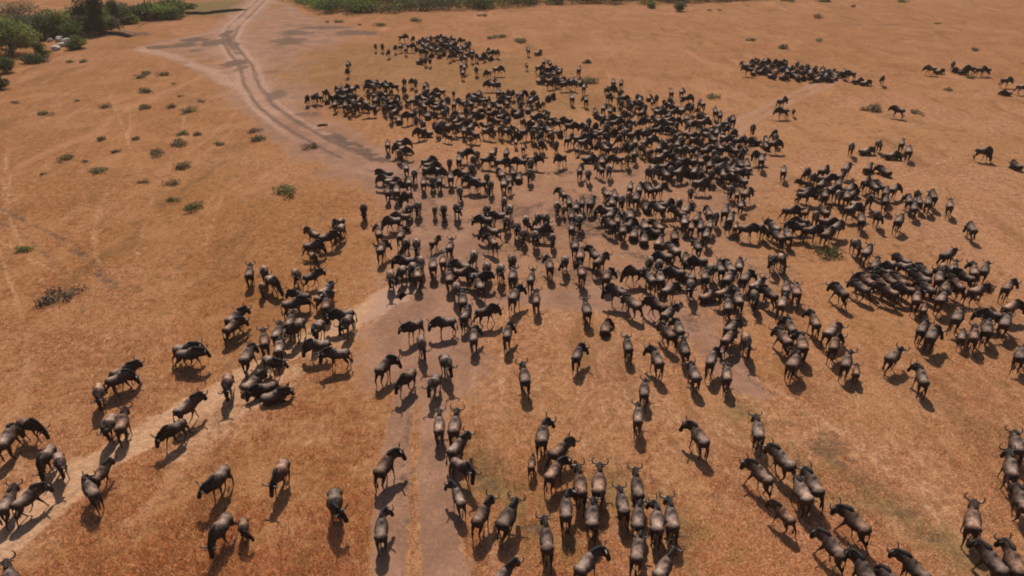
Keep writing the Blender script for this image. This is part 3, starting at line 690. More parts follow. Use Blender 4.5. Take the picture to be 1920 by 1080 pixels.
FAR_FIELDS = [  # the dense far bands: outline in pixels, how many, share lying, share seen from the side
    ([(598, 178), (640, 165), (720, 156), (760, 165), (765, 188), (720, 205), (650, 207), (600, 190)], 50, .15, .5),
    ([(722, 200), (770, 178), (850, 170), (905, 178), (1000, 168), (1045, 182), (1000, 205), (1060, 222), (1075, 250), (1000, 262), (950, 250), (900, 262), (860, 262), (800, 250), (735, 232)], 128, .2, .45),
    ([(1110, 222), (1125, 172), (1160, 162), (1235, 185), (1290, 190), (1340, 215), (1370, 225), (1392, 262), (1408, 300), (1395, 340), (1330, 338), (1240, 318), (1210, 300), (1160, 288), (1075, 285), (1090, 240)], 172, .25, .45),
    ([(775, 76), (830, 69), (888, 78), (890, 95), (940, 98), (942, 108), (860, 110), (790, 100)], 62, .3, .5),
    ([(1012, 130), (1040, 128), (1078, 148), (1100, 160), (1050, 160), (1015, 148)], 24, .4, .5),
    ([(1393, 119), (1430, 108), (1448, 116), (1500, 121), (1540, 127), (1585, 137), (1562, 150), (1510, 149), (1440, 141), (1402, 132)], 64, .65, .6),
]
animals = []       # zone, px, py, angle, pose letter, size
for zone, txt in HERDS.items():
    for it in txt.replace("\n", "").split(";"):
        q = it.split()
        animals.append([zone, float(q[0]), float(q[1]), float(q[2]), q[3], float(q[4]) if len(q) > 4 else 1.0])
seen = [(a[1], a[2]) for a in animals]
n_listed = len(animals)
for P, cnt, lying, sidew in FAR_FIELDS:
    PP = np.array(P, float); lo, hi = PP.min(0), PP.max(0); k = tries = 0
    while k < cnt and tries < 30000:
        tries += 1
        x = rng.uniform(lo[0], hi[0]); y = rng.uniform(lo[1], hi[1])
        if not in_poly(np.array([x]), np.array([y]), PP)[0]: continue
        s = (y + 206) / 400.0
        f = 1.0 - .35 * tries / 30000
        if any(abs(x - u) < 30 and ((x - u) / (8.5 * s * f)) ** 2 + ((y - v) / (5.0 * s * f)) ** 2 < 1 for u, v in seen): continue
        seen.append((x, y)); k += 1
        if rng.random() < sidew: ang = rng.choice([90, 270]) + rng.normal(0, 22)
        else: ang = rng.choice([0, 180, 180, 160, 200]) + rng.normal(0, 22)
        animals.append(['far', x, y, ang % 360, 'L' if rng.random() < lying else 'S', .72 if rng.random() < .1 else 1.0])

def ground_heading(px, py, ang, z):
    a = R(ang); p = np.array(at(px, py, z)); q = np.array(at(px + 6 * math.sin(a), py - 6 * math.cos(a), z))
    d = q - p
    return math.atan2(d[1], d[0])
herd = []
for zone, px, py, ang, pose, size in animals:
    sc = .975 * size * (1 + rng.normal(0, .03))
    z = (.42 if pose == 'L' else .98) * sc
    x, y, _ = at(px, py, z)
    h = ground_heading(px, py, ang, z)
    x -= .22 * sc * math.cos(h); y -= .22 * sc * math.sin(h)   # the pixel marks the middle of body, neck and head together
    u = rng.random()
    if pose == 'L': pn = 'lie_up' if u < .6 else 'lie_side'
    elif pose == 'G': pn = 'graze'
    elif pose == 'K': pn = 'walk_low'
    elif pose == 'U': pn = 'stand_up' if u < .6 else 'walk_c'
    elif pose == 'l': pn = 'stand_left' if u < .5 else 'up_left'
    elif pose == 'r': pn = 'stand_right' if u < .5 else 'up_right'
    elif pose == 'W': pn = 'walk_a' if u < .4 else 'walk_b' if u < .75 else 'walk_c'
    else: pn = ('stand_mid', 'stand_up', 'walk_a', 'walk_b', 'up_left', 'up_right', 'walk_low', 'stand_left', 'stand_right')[int(rng.choice(9, p=[.34, .12, .08, .08, .09, .09, .06, .07, .07]))]
    tint = float(np.clip(rng.normal(1.0, .20), .60, 1.5))
    if size < .85: tone = (1.30 * tint, 1.02 * tint, .78 * tint)
    elif rng.random() < .28: tone = (1.20 * tint, .98 * tint, .84 * tint)
    elif rng.random() < .22: tone = (1.30 * tint, 1.22 * tint, 1.15 * tint)
    else: tone = (tint * 1.03, tint * .97, tint * .94)
    fat, tall = 1 + rng.normal(0, .06), 1 + rng.normal(0, .03)
    herd.append(dict(fat=fat, tall=tall, zone=zone, px=px, py=py, ang=ang, pose=pose, size=size, sc=sc, x=x, y=y, h=h, mesh=pn, tone=tone))
# nudge apart those whose bodies would pass through each other
for it in range(30):
    moved = 0
    pts = np.array([(a['x'], a['y']) for a in herd])
    for i in range(len(herd)):
        a = herd[i]
        near = np.nonzero(np.hypot(*(pts - pts[i]).T) < 2.2)[0]
        for j in near:
            if j <= i: continue
            b = herd[j]; best = None
            for u in (-.42, 0, .42, .85):
                ax, ay = a['x'] + u * a['sc'] * math.cos(a['h']), a['y'] + u * a['sc'] * math.sin(a['h'])
                for v in (-.42, 0, .42, .85):
                    bx, by = b['x'] + v * b['sc'] * math.cos(b['h']), b['y'] + v * b['sc'] * math.sin(b['h'])
                    d = math.hypot(ax - bx, ay - by); need = (.31 if abs(u) < .8 else .17) * a['sc'] + (.31 if abs(v) < .8 else .17) * b['sc'] + .03
                    if a['pose'] == 'L' or b['pose'] == 'L': need += .24
                    if d < need and (best is None or need - d > best[0]): best = (need - d, (ax - bx) / (d + 1e-6), (ay - by) / (d + 1e-6))
            if best:
                g = best[0] * .5
                a['x'] += best[1] * g; a['y'] += best[2] * g; b['x'] -= best[1] * g; b['y'] -= best[2] * g
                pts[i] = (a['x'], a['y']); pts[j] = (b['x'], b['y']); moved += 1
    if not moved: break
for a in herd: a['dist'] = math.hypot(a['x'], a['y'], CAM_H)

def inside(a):
    u, v = to_px(a['x'], a['y'], .8)
    return -40 < u < 1960 and v < 1125
herd = [a for a in herd if inside(a)]
herd.sort(key=lambda a: a['dist'] / (a['sc'] * (.75 if a['pose'] == 'L' else 1)))
near, rest = herd[:300], herd[300:]
print("wildebeest", len(herd), "single", len(near))

# ------------------------------------------------------------------ labels: look, heading, then the place and the order there
PLACE = {
    'trail': "along the pale trail", 'lone': "beside the left rut", 'bunch': "in the pale-trail bunch",
    'redgrass': "in the red grass", 'road': "where the ruts begin", 'rut': "on the wheel ruts",
    'tight': "in the tight bottom bunch", 'walkers': "on the bare middle ground", 'cornerfile': "in the slanting bottom file",
    'rightfile': "in the right-edge file", 'dustpath': "along the dusty path", 'midright': "beyond the dusty path",
    'rightbunch': "in the dense right bunch", 'junction': "at the trail junction", 'midherd': "in the central herd",
    'core': "in the packed core", 'coreright': "on the core's right flank", 'farright': "in the upper right bunch",
    'roadtop': "on the upper road", 'farloose': "among the strays", 'far': "in the far mass"}
NUM = ["first", "second", "third", "fourth", "fifth", "sixth", "seventh", "eighth", "ninth", "tenth", "eleventh", "twelfth"]
def facing(a):
    k = int(((a['ang'] + 22.5) % 360) // 45)
    return ["seen from behind", "heading away rightward", "in right profile", "coming rightward", "seen head-on", "coming leftward", "in left profile", "heading away leftward"][k]
def look(a):
    if a['size'] < .85: n = "small tan calf"
    elif a['tone'][0] / a['tone'][2] > 1.25: n = "brownish wildebeest"
    else: n = "grey wildebeest"
    p = a['pose']
    if p == 'L': return n + " lying down"
    if p == 'G': return n + " grazing"
    if a['mesh'] == 'walk_low': return n + " with lowered head"
    if 'left' in a['mesh'] or 'right' in a['mesh']: return n + " looking sideways"
    return n
groups = {}
for a in near:
    groups.setdefault((a['zone'], look(a), facing(a)), []).append(a)
for (z, l, f), g in groups.items():
    g.sort(key=lambda a: a['px'])
    for i, a in enumerate(g):
        if len(g) == 1: a['label'] = f"{l} {f} {PLACE[z]}"
        elif len(g) == 2: a['label'] = f"{l} {f}, {('left', 'right')[i]} of two {PLACE[z]}"
        else: a['label'] = f"{l} {f}, {NUM[i]} from left {PLACE[z]}"
assert len({a['label'] for a in near}) == len(near)
for i, a in enumerate(near):
    p = POSES[a['mesh']]
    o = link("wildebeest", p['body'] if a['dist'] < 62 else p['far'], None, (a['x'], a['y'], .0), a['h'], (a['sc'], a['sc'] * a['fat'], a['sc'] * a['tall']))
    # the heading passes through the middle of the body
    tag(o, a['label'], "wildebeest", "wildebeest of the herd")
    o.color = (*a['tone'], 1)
    if a['dist'] < 62:
        kids = [('mane', p['mane']), ('beard', p['beard']), ('tail_tuft', p['tuft'])]
        if a['size'] > .8: kids += [('horn', m) for m in p['horns']]
        for nm, me in kids:
            c = link(nm, me, o); c.color = (*a['tone'], 1)
# the rest of the herd, some 500 more: one mass
V, Fc, K, n = [], [], [], 0
cache = {}
for k, p in POSES.items():
    me = p['far']; nv = len(me.vertices)
    v = np.empty(nv * 3, np.float32); me.vertices.foreach_get("co", v)
    c = np.empty(nv * 4, np.float32); me.color_attributes["Col"].data.foreach_get("color", c)
    me.calc_loop_triangles(); t = np.empty(len(me.loop_triangles) * 3, np.int32); me.loop_triangles.foreach_get("vertices", t)
    cache[k] = (v.reshape(-1, 3), c.reshape(-1, 4)[:, :3], t.reshape(-1, 3))
for a in rest:
    v, c, t = cache[a['mesh']]
    ca, sa = math.cos(a['h']), math.sin(a['h'])
    w = v * a['sc'] * np.array((1, a['fat'], a['tall']))
    V.append(np.stack([w[:, 0] * ca - w[:, 1] * sa + a['x'], w[:, 0] * sa + w[:, 1] * ca + a['y'], w[:, 2]], 1))
    K.append(c * np.array(a['tone'])); Fc.append(t + n); n += len(v)
me = mesh_np("far_herd", np.vstack(V), np.vstack(Fc), M_COAT, True, np.clip(np.vstack(K), 0, 1))
tag(link("far_herd", me), "distant mass of dark wildebeest standing and lying beyond the nearer herd", "wildebeest herd", None, "stuff")

# ------------------------------------------------------------------ trees, bushes, shrubs
def leaf_material(name):
    g = NT(name)
    a = g.new("ShaderNodeAttribute", attribute_name="Col")
    geo = g.new("ShaderNodeNewGeometry")
    tr = g.new("ShaderNodeBsdfTranslucent")
    g.ln(a.outputs["Color"], g.b.inputs["Base Color"]); g.ln(a.outputs["Color"], tr.inputs["Color"])
    g.b.inputs["Roughness"].default_value = .6; g.b.inputs["Specular IOR Level"].default_value = .25
    mx = g.new("ShaderNodeMixShader"); mx.inputs[0].default_value = .48
    g.ln(g.b.outputs[0], mx.inputs[1]); g.ln(tr.outputs[0], mx.inputs[2])
    g.ln(mx.outputs[0], g.n["Material Output"].inputs["Surface"])
    return g.m
M_LEAF = leaf_material("leaves")
def plain_material(name, c1, c2, scale, rough=.9, bump=.4):
    g = NT(name)
    tc = g.new("ShaderNodeTexCoord")
    n = g.noise(tc.outputs["Object"], scale, 4.0, .6)
    g.ln(g.mix(g.ramp(n, .35, .65), rgb(*c1), rgb(*c2)), g.b.inputs["Base Color"])
    g.b.inputs["Roughness"].default_value = rough; g.b.inputs["Specular IOR Level"].default_value = .2
    b = g.new("ShaderNodeBump"); b.inputs["Strength"].default_value = bump; b.inputs["Distance"].default_value = .1
    g.ln(n, b.inputs["Height"]); g.ln(b.outputs[0], g.b.inputs["Normal"])
    return g.m
M_BARK = plain_material("bark", (.075, .055, .042), (.13, .10, .08), 6.0)
M_ROCK = plain_material("pale_rock", (.50, .46, .43), (.68, .64, .60), 2.5)
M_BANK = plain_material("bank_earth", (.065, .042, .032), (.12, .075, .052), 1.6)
M_MOUND = plain_material("mound_earth", (.075, .048, .036), (.12, .075, .052), 3.0)

OLIVE, DARKG, BRIGHT, GREY, YELL = (.205, .235, .055), (.100, .145, .042), (.180, .280, .050), (.200, .180, .105), (.250, .260, .055)
def leaves(lobes, n, size, col, r, up=.35):
    """n leaf sprays spread through ellipsoid lobes (cx,cy,cz,rx,ry,rz)"""
    L = np.array(lobes, float); w = L[:, 3] * L[:, 4] * L[:, 5]; w = w ** .75
    k = r.choice(len(L), n, p=w / w.sum())
    d = r.normal(size=(n, 3)); d /= np.linalg.norm(d, axis=1)[:, None]
    rad = r.uniform(.25, 1.0, n) ** .45
    rad *= 1 + .28 * np.sin(d[:, 0] * 5 + k) * np.cos(d[:, 2] * 6 + k * 2)
    p = L[k, :3] + d * rad[:, None] * L[k, 3:]
    p[:, 2] = np.maximum(p[:, 2], .06)
    nrm = d * .6 + r.normal(size=(n, 3)) * .7; nrm[:, 2] += up
    nrm /= np.linalg.norm(nrm, axis=1)[:, None]
    t = np.cross(nrm, r.normal(size=(n, 3))); t /= np.linalg.norm(t, axis=1)[:, None]; b = np.cross(nrm, t)
    s = size * r.uniform(.55, 1.35, n)[:, None]
    V = np.stack([p - t * s * .5, p + b * s * .38, p + t * s * .6, p - b * s * .34], 1).reshape(-1, 3)
    F = np.arange(4 * n).reshape(n, 4)
    tone = r.normal(1.0, .20, n) * r.choice([.72, 1.0, 1.25], len(L))[k]
    c = np.array(col)[None] * np.clip(tone, .45, 1.8)[:, None] * .74
    c[:, 0] *= r.normal(1, .08, n)
    return V, F, np.repeat(np.clip(c, .004, 1), 4, axis=0)
def limb(p0, p1, r0, r1, bend, r):
    p0, p1 = np.array(p0, float), np.array(p1, float)
    m = (p0 + p1) / 2 + r.normal(size=3) * bend
    return loft([p0, m, p1], [(r0, r0), ((r0 + r1) / 2,) * 2, (r1, r1)], [[(.1,) * 3] * 3] * 3, 7, 3, (0, 1, .13))
def tree(name, label, cat, px, py, w, h, col, seed, group=None, n=900, leaf=.34, crown_low=.12, lobes=6, slim=1.0):
    w *= 1.3; h *= 1.08; n = int(n * 1.9)
    """base pixel, crown width and height in metres"""
    r = np.random.default_rng(seed)
    x, y, _ = at(px, py)
    t = tag(bpy.data.objects.new(name, None), label, cat, group); C.objects.link(t); t.location = (x, y, 0)
    parts, lb = [], []
    th = h * (.35 + .1 * r.random())
    parts.append(limb((0, 0, -.1), (r.normal() * .2, r.normal() * .2, th), .05 * h ** .9, .03 * h ** .9, .1 * h ** .5, r))
    for i in range(lobes):
        a = 2 * math.pi * (i + r.random() * .6) / lobes
        rr = w * .5 * r.uniform(.25, .72)
        cz = h * r.uniform(crown_low + .18, .80)
        c = (math.cos(a) * rr, math.sin(a) * rr * .8, cz)
        q = r.uniform(.24, .42)
        lb.append((*c, w * q, w * q * .9, h * r.uniform(.16, .28) * slim))
        parts.append(limb((0, 0, th * r.uniform(.3, .9)), c, .02 * h ** .9, .006 * h, .12 * h ** .5, r))
    lb.append((0, 0, h * .70, w * .3, w * .3, h * .27))
    lb.append((0, 0, h * (crown_low + .25), w * .42, w * .4, h * .24))
    v, f, k = join(parts)
    tm = raw_mesh(name + "_trunk", (v, f, k)); tm.materials.append(M_BARK)
    for p in tm.polygons: p.use_smooth = True
    link("trunk", tm, t)
    V, F, K = leaves(lb, n, leaf, col, r)
    link("crown", mesh_np(name + "_crown", V, F, M_LEAF, False, K), t)
    return t
G1 = "trees and bushes along the stream at the upper left"
tree("bush", "largest rounded olive bush, cut by the left picture edge", "bush", 24, 101, 7.2, 6.0, OLIVE, 1, G1, 2600, .34, .05, 8)
tree("bush", "olive bush half out of frame behind the boulders", "bush", -28, 92, 6.0, 5.5, OLIVE, 31, G1, 1500, .34, .05, 8)
tree("bush", "grey-brown thinly leaved bush behind the largest olive bush", "bush", 38, 46, 6.5, 4.6, GREY, 2, G1, 1100, .30, .08, 8)
tree("bush", "grey-green bush right of the largest olive bush", "bush", 80, 72, 4.4, 4.4, (0.128, 0.128, 0.068), 3, G1, 1300, .32, .05)
tree("bush", "yellowish green bush between the boulders and the slim trees", "bush", 116, 68, 3.8, 4.4, YELL, 4, G1, 1100, .32, .05)
tree("bush", "very dark low bush beside the stream bed", "bush", 138, 72, 4.4, 3.0, DARKG, 5, G1, 900, .30, .02)
tree("slim_tree", "slim tree with ragged two-tier crown, top at frame edge", "tree", 160, 58, 2.9, 7.2, (0.093, 0.116, 0.045), 6, G1, 1300, .34, .10, 7, 1.1)
tree("slim_tree", "tallest slim dark green tree of the stream bank", "tree", 187, 62, 2.6, 8.0, (0.075, 0.104, 0.039), 7, G1, 1400, .34, .08, 8, 1.1)
tree("bush", "dark conical bush at the foot of the tallest slim tree", "bush", 192, 64, 3.0, 3.4, DARKG, 32, G1, 900, .28, .02)
tree("bush", "greyish bush right of the dark conical bush", "bush", 210, 58, 3.6, 3.0, (0.120, 0.116, 0.072), 8, G1, 900, .28, .02)
tree("slim_tree", "short slim green tree beside the purplish bush", "tree", 221, 45, 2.3, 4.8, (0.090, 0.122, 0.045), 9, G1, 900, .30, .08, 6, 1.1)
tree("bush", "purplish grey bare-looking bush", "bush", 236, 40, 3.4, 3.4, (0.112, 0.081, 0.087), 10, G1, 800, .26, .05)
tree("bush", "rounded green bush left of the leaning bare trunk", "bush", 254, 38, 4.0, 3.0, (0.112, 0.142, 0.054), 11, G1, 900, .30, .03)
tree("bush", "broad bright green bush right of the leaning bare trunk", "bush", 302, 36, 5.0, 2.6, BRIGHT, 12, G1, 1100, .30, .02)
tree("bush", "fresh green bush at the end of the row by the bank", "bush", 324, 35, 4.2, 2.2, (0.120, 0.167, 0.057), 13, G1, 900, .30, .02)
tree("bush", "small dull bush on the far side of the green meadow", "bush", 352, 20, 3.6, 1.8, (0.128, 0.123, 0.060), 14, G1, 600, .30, .02)
tree("bush", "yellow-green bush in front of the white boulders", "bush", 146, 90, 2.6, 2.3, YELL, 15, G1, 900, .24, .02)
tree("bush", "dark green bush tucked under the yellow-green one", "bush", 139, 93, 2.0, 1.4, DARKG, 33, G1, 500, .22, .02)
tree("bush", "bright upright bush standing forward of the stream line", "bush", 78, 106, 2.0, 2.4, (0.158, 0.171, 0.048), 16, G1, 800, .24, .02)
tree("bush", "low dull green bush below the bright upright one", "bush", 66, 117, 3.4, 1.5, (0.112, 0.128, 0.054), 17, G1, 800, .24, .02)
tree("bush", "deep green bush at the left edge under the big olive bush", "bush", 12, 136, 2.4, 2.4, (0.093, 0.139, 0.042), 18, G1, 900, .24, .02)
tree("bush", "lowest green bush of the left edge", "bush", 1, 167, 1.9, 2.0, (0.098, 0.131, 0.048), 19, G1, 700, .22, .02)
tree("bush", "small round dark bush standing alone before the far thicket", "bush", 1274, 21, 2.0, 2.0, DARKG, 20, None, 600, .26, .02)
tree("bush", "small olive bush left of the lone dark one", "bush", 1221, 15, 1.8, 1.3, OLIVE, 21, None, 500, .24, .02)
for i, (px, py, w, h, col, lab) in enumerate([(52, 84, 4.5, 3.4, OLIVE, "olive bush wedged between the largest bush and the grey-green one"), (98, 64, 4.0, 3.6, (.10, .105, .06), "grey-green bush behind the upright white boulder"), (126, 56, 3.6, 3.2, GREY, "grey bush behind the yellowish green one"),
        (148, 64, 3.6, 3.4, (.075, .095, .045), "dark green bush left of the two-tier slim tree"), (172, 60, 3.2, 2.8, OLIVE, "olive bush between the two slim trees"), (203, 50, 3.0, 3.2, (.12, .13, .05), "leafy bush behind the greyish one"), (246, 44, 3.2, 2.0, OLIVE, "low olive bush under the purplish one"),
        (272, 36, 4.0, 2.6, (.11, .13, .05), "green bush at the root of the leaning bare trunk"), (288, 33, 3.6, 2.2, OLIVE, "olive bush behind the broad bright one"), (8, 60, 5.5, 4.0, (.12, .11, .07), "brownish bush behind the largest olive bush at the frame edge"), (62, 60, 3.6, 3.0, (.11, .105, .06), "dull bush in the second row behind the boulders")]):
    tree("bush", lab, "bush", px, py, w, h, col, 50 + i, G1, 800, .30, .02)
# the bare leaning trunk
x, y, _ = at(283, 40)
rr = np.random.default_rng(5)
bt = raw_mesh("bare_trunk", join([loft([(0, 0, -.1), (-.05, 0, 1.6), (-.35, 0, 4.2), (-.5, .1, 8.0)], [(.22, .22), (.17, .17), (.12, .12), (.06, .06)], [[(.1,) * 3] * 3] * 4, 8, 3, (0, 1, 0)),
    limb((-.38, 0, 4.6), (.5, .2, 7.4), .06, .02, .15, rr), limb((-.42, 0, 5.6), (-1.3, .1, 8.2), .05, .02, .15, rr)]))
bt.materials.append(M_BARK)
tag(link("bare_trunk", bt, None, (x, y, 0)), "tall bare dark trunk leaning left above the stream bushes", "dead tree")

# the far thicket: one mass of many crowns along the top of the frame
r = np.random.default_rng(77)
V, Fc, K, n = [], [], [], 0
edge_x = [560, 580, 600, 640, 700, 760, 820, 900, 1000, 1080, 1200, 1300, 1420]; edge_y = [2, 12, 21, 27, 25, 20, 19, 17, 9, 7, 6, 4, 0]
def crown_at(px, py, w, h, col, nl):
    global n
    x, y, _ = at(px, py)
    lb = [(x + r.normal() * w * .25, y + r.normal() * w * .25, h * r.uniform(.3, .75), w * r.uniform(.28, .45), w * r.uniform(.28, .45), h * r.uniform(.22, .38)) for _ in range(6)]
    lb.append((x, y, h * .3, w * .5, w * .45, h * .32))
    v, f, k = leaves(lb, nl, .42, col, r)
    V.append(v); Fc.append(f + n); K.append(k); n += len(v)
px = 566
while px < 1420:
    ey = float(np.interp(px, edge_x, edge_y))
    for row in range(5):
        if px < 600 and row > 2: continue
        py = ey - row * 6.0 - r.uniform(0, 3)
        if row == 0 and r.random() < .12: continue
        w = r.uniform(3.6, 6.4); h = r.uniform(1.8, 4.0) if row == 0 else r.uniform(3.0, 6.0)
        col = (BRIGHT if r.random() < .6 else DARKG) if px < 700 and row < 2 else [OLIVE, DARKG, (.125, .150, .055), (.150, .155, .075), GREY][int(r.choice(5, p=[.25, .25, .25, .15, .10]))]
        crown_at(px + r.normal() * 6, py, w, h, col, 330)
    px += r.uniform(11, 19)
tag(link("thicket", mesh_np("thicket", np.vstack(V), np.vstack(Fc), M_LEAF, False, np.vstack(K))), "dense green riverside thicket filling the top edge beyond the plain", "thicket", None, "stuff")

# tangled growth that closes the gaps along the stream
r = np.random.default_rng(78)
V, Fc, K, n = [], [], [], 0
for q in range(84):
    px = r.uniform(-20, 345); base = float(np.interp(px, [-20, 60, 130, 190, 240, 345], [92, 80, 68, 58, 40, 31]))
    py = base - r.uniform(2, 26) * (1 if px < 230 else .4)
    crown_at(px, py, r.uniform(2.6, 5.0), r.uniform(1.6, 3.8), [OLIVE, DARKG, GREY, YELL, (.14, .17, .06)][int(r.integers(5))], 420)
tag(link("undergrowth", mesh_np("undergrowth", np.vstack(V), np.vstack(Fc), M_LEAF, False, np.vstack(K))), "tangled low green undergrowth between the stream bushes", "undergrowth", None, "stuff")

# low shrubs in the grass: pixel, width px, tone
SHRUBS = [(270, 173, 30, 0), (275, 139, 22, 0), (308, 141, 22, 0), (266, 146, 20, 1), (325, 158, 10, 2), (273, 203, 26, 0), (338, 181, 10, 1), (378, 191, 13, 0), (322, 201, 22, 2), (357, 209, 28, 0), (195, 202, 22, 0), (146, 190, 12, 2), (81, 215, 26, 0), (26, 193, 15, 2),
    (191, 262, 21, 0), (255, 262, 19, 0), (218, 285, 20, 2), (294, 288, 32, 0), (345, 252, 22, 1), (371, 253, 20, 1), (336, 272, 34, 2), (415, 271, 20, 1), (477, 246, 27, 2), (485, 262, 33, 0), (124, 298, 29, 0), (163, 304, 15, 2), (180, 321, 33, 1), (79, 327, 13, 2), (343, 315, 36, 0),
    (270, 342, 18, 2), (322, 346, 28, 2), (320, 377, 22, 0), (363, 388, 40, 1), (537, 360, 44, 1), (585, 277, 28, 2), (48, 470, 30, 3), (105, 560, 62, 4), (133, 117, 16, 0), (157, 116, 20, 0),
    (1635, 207, 42, 2), (1720, 213, 22, 1), (1535, 77, 14, 1), (1467, 91, 26, 0), (1405, 76, 18, 2), (922, 72, 20, 1), (942, 70, 20, 1), (976, 79, 30, 1), (778, 39, 26, 0), (905, 30, 18, 2), (635, 42, 17, 0), (614, 42, 10, 0), (673, 47, 9, 2), (714, 48, 22, 0), (1620, 207, 16, 2), (1828, 95, 18, 2), (1757, 45, 12, 1),
    (1108, 156, 34, 1), (1340, 184, 26, 1), (1548, 477, 46, 1), (1820, 147, 16, 1), (1775, 169, 18, 2), (1600, 13, 12, 0), (1690, 4, 20, 1), (1535, 34, 22, 2), (1330, 20, 10, 0), (1350, 20, 9, 0), (1480, 2, 26, 0), (1545, 3, 30, 1)]
TONES = [((.190, .165, .068), "dull olive"), ((.180, .185, .062), "green"), ((.240, .165, .080), "brownish"), ((.17, .24, .05), "bright green"), ((.19, .145, .10), "grey twiggy")]
def shrub_place(px, py):
    if px < 700 and py < 130: return "near the stream bushes"
    if px < 560 and py < 230: return "left of the road bend"
    if px < 620: return "in the red grass"
    if py < 60: return "under the far thicket"
    if px > 1300: return "right of the herd"
    return "behind the herd"
sg = {}
for s in SHRUBS:
    sz = "small" if s[2] < 18 else "medium" if s[2] < 30 else "wide"
    sg.setdefault((sz, TONES[s[3]][1], shrub_place(s[0], s[1])), []).append(s)
for (sz, tn, pl), g in sg.items():
    g.sort()
    for i, s in enumerate(g):
        px, py, wpx, tone = s
        r = np.random.default_rng(int(px * 7 + py))
        x, y, _ = at(px, py)
        m = (py + 206) * .8669 / 25
        w = 1.12 * wpx / m; h = w * r.uniform(.24, .36)
        lb = [(r.normal() * w * .22, r.normal() * w * .22, h * r.uniform(.2, .6), w * r.uniform(.16, .28), w * r.uniform(.16, .28), h * r.uniform(.3, .5)) for _ in range(5)]
        lb.append((0, 0, h * .3, w * .38, w * .34, h * .42))
        v, f, k = leaves(lb, 520 if w > 1 else 300, max(.07, w * .065), TONES[tone][0], r, .9)
        order = "" if len(g) == 1 else f", {('left', 'right')[i] if len(g) == 2 else NUM[i] + ' from left'}"
        o = link("low_shrub", mesh_np("low_shrub", v, f, M_LEAF, False, k), None, (x, y, 0))
        tag(o, f"{sz} {tn} shrub {pl}{order}", "shrub", "low shrubs in the dry grass")

# white boulders in the stream bed
def boulder(seed, w):
    r = np.random.default_rng(seed)
    bm = bmesh.new(); bmesh.ops.create_icosphere(bm, subdivisions=3, radius=1)
    ph = r.uniform(0, 6, 6)
    for v in bm.verts:
        c = v.co
        d = 1 + .16 * math.sin(c.x * 3 + ph[0]) * math.cos(c.y * 2.6 + ph[1]) + .10 * math.sin(c.z * 5 + ph[2] + c.x * 4) + .05 * math.sin(c.y * 9 + ph[3])
        v.co = Vector((c.x * d * w * .55, c.y * d * w * .4, c.z * d * w * .34))
    me = bpy.data.meshes.new("boulder"); bm.to_mesh(me); bm.free()
    for p in me.polygons: p.use_smooth = True
    me.materials.append(M_ROCK); return me
for i, (px, py, w, lab) in enumerate([(71, 74, .9, "small upright white boulder leftmost in the stream bed"), (89, 73, 1.3, "white boulder under the grey-green bush"), (95, 78, 1.1, "low white boulder right below its neighbour"),
        (112, 77, 1.7, "long white boulder in the middle of the stream bed"), (126, 82, 1.9, "largest white boulder before the dark bush"), (119, 87, 1.3, "half-hidden pale boulder below the largest one"),
        (106, 94, 1.5, "grey-white flat boulder lowest in the stream bed"), (21, 98, 1.5, "pale boulder under the big olive bush")]):
    x, y, _ = at(px, py)
    tag(link("boulder", boulder(i, w), None, (x, y, w * .2), i * .7), lab, "boulder", "white boulders in the stream bed")

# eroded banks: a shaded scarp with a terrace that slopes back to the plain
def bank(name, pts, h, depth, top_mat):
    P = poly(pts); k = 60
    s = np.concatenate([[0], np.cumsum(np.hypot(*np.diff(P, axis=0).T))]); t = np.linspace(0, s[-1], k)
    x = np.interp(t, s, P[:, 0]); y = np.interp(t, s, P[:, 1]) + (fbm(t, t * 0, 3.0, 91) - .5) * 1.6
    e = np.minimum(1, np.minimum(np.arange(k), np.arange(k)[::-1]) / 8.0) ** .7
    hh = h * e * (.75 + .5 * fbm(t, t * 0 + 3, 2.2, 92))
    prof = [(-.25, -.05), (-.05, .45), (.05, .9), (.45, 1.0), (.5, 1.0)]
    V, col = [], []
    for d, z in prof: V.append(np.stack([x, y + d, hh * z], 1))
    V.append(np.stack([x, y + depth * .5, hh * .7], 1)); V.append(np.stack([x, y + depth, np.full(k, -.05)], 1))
    m = len(V); ii = np.arange(m * k).reshape(m, k)
    f = np.stack([ii[:-1, :-1].ravel(), ii[:-1, 1:].ravel(), ii[1:, 1:].ravel(), ii[1:, :-1].ravel()], 1)
    vv = np.vstack(V)
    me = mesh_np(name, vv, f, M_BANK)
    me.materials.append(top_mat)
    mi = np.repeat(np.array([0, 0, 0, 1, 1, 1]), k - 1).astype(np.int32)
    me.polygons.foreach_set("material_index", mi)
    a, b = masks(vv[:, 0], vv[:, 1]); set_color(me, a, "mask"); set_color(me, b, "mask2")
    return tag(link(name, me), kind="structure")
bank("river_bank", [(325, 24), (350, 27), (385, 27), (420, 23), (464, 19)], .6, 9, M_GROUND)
bank("stream_bank", [(186, 64), (205, 65), (225, 67), (237, 70), (252, 68)], .7, 5, M_GROUND)

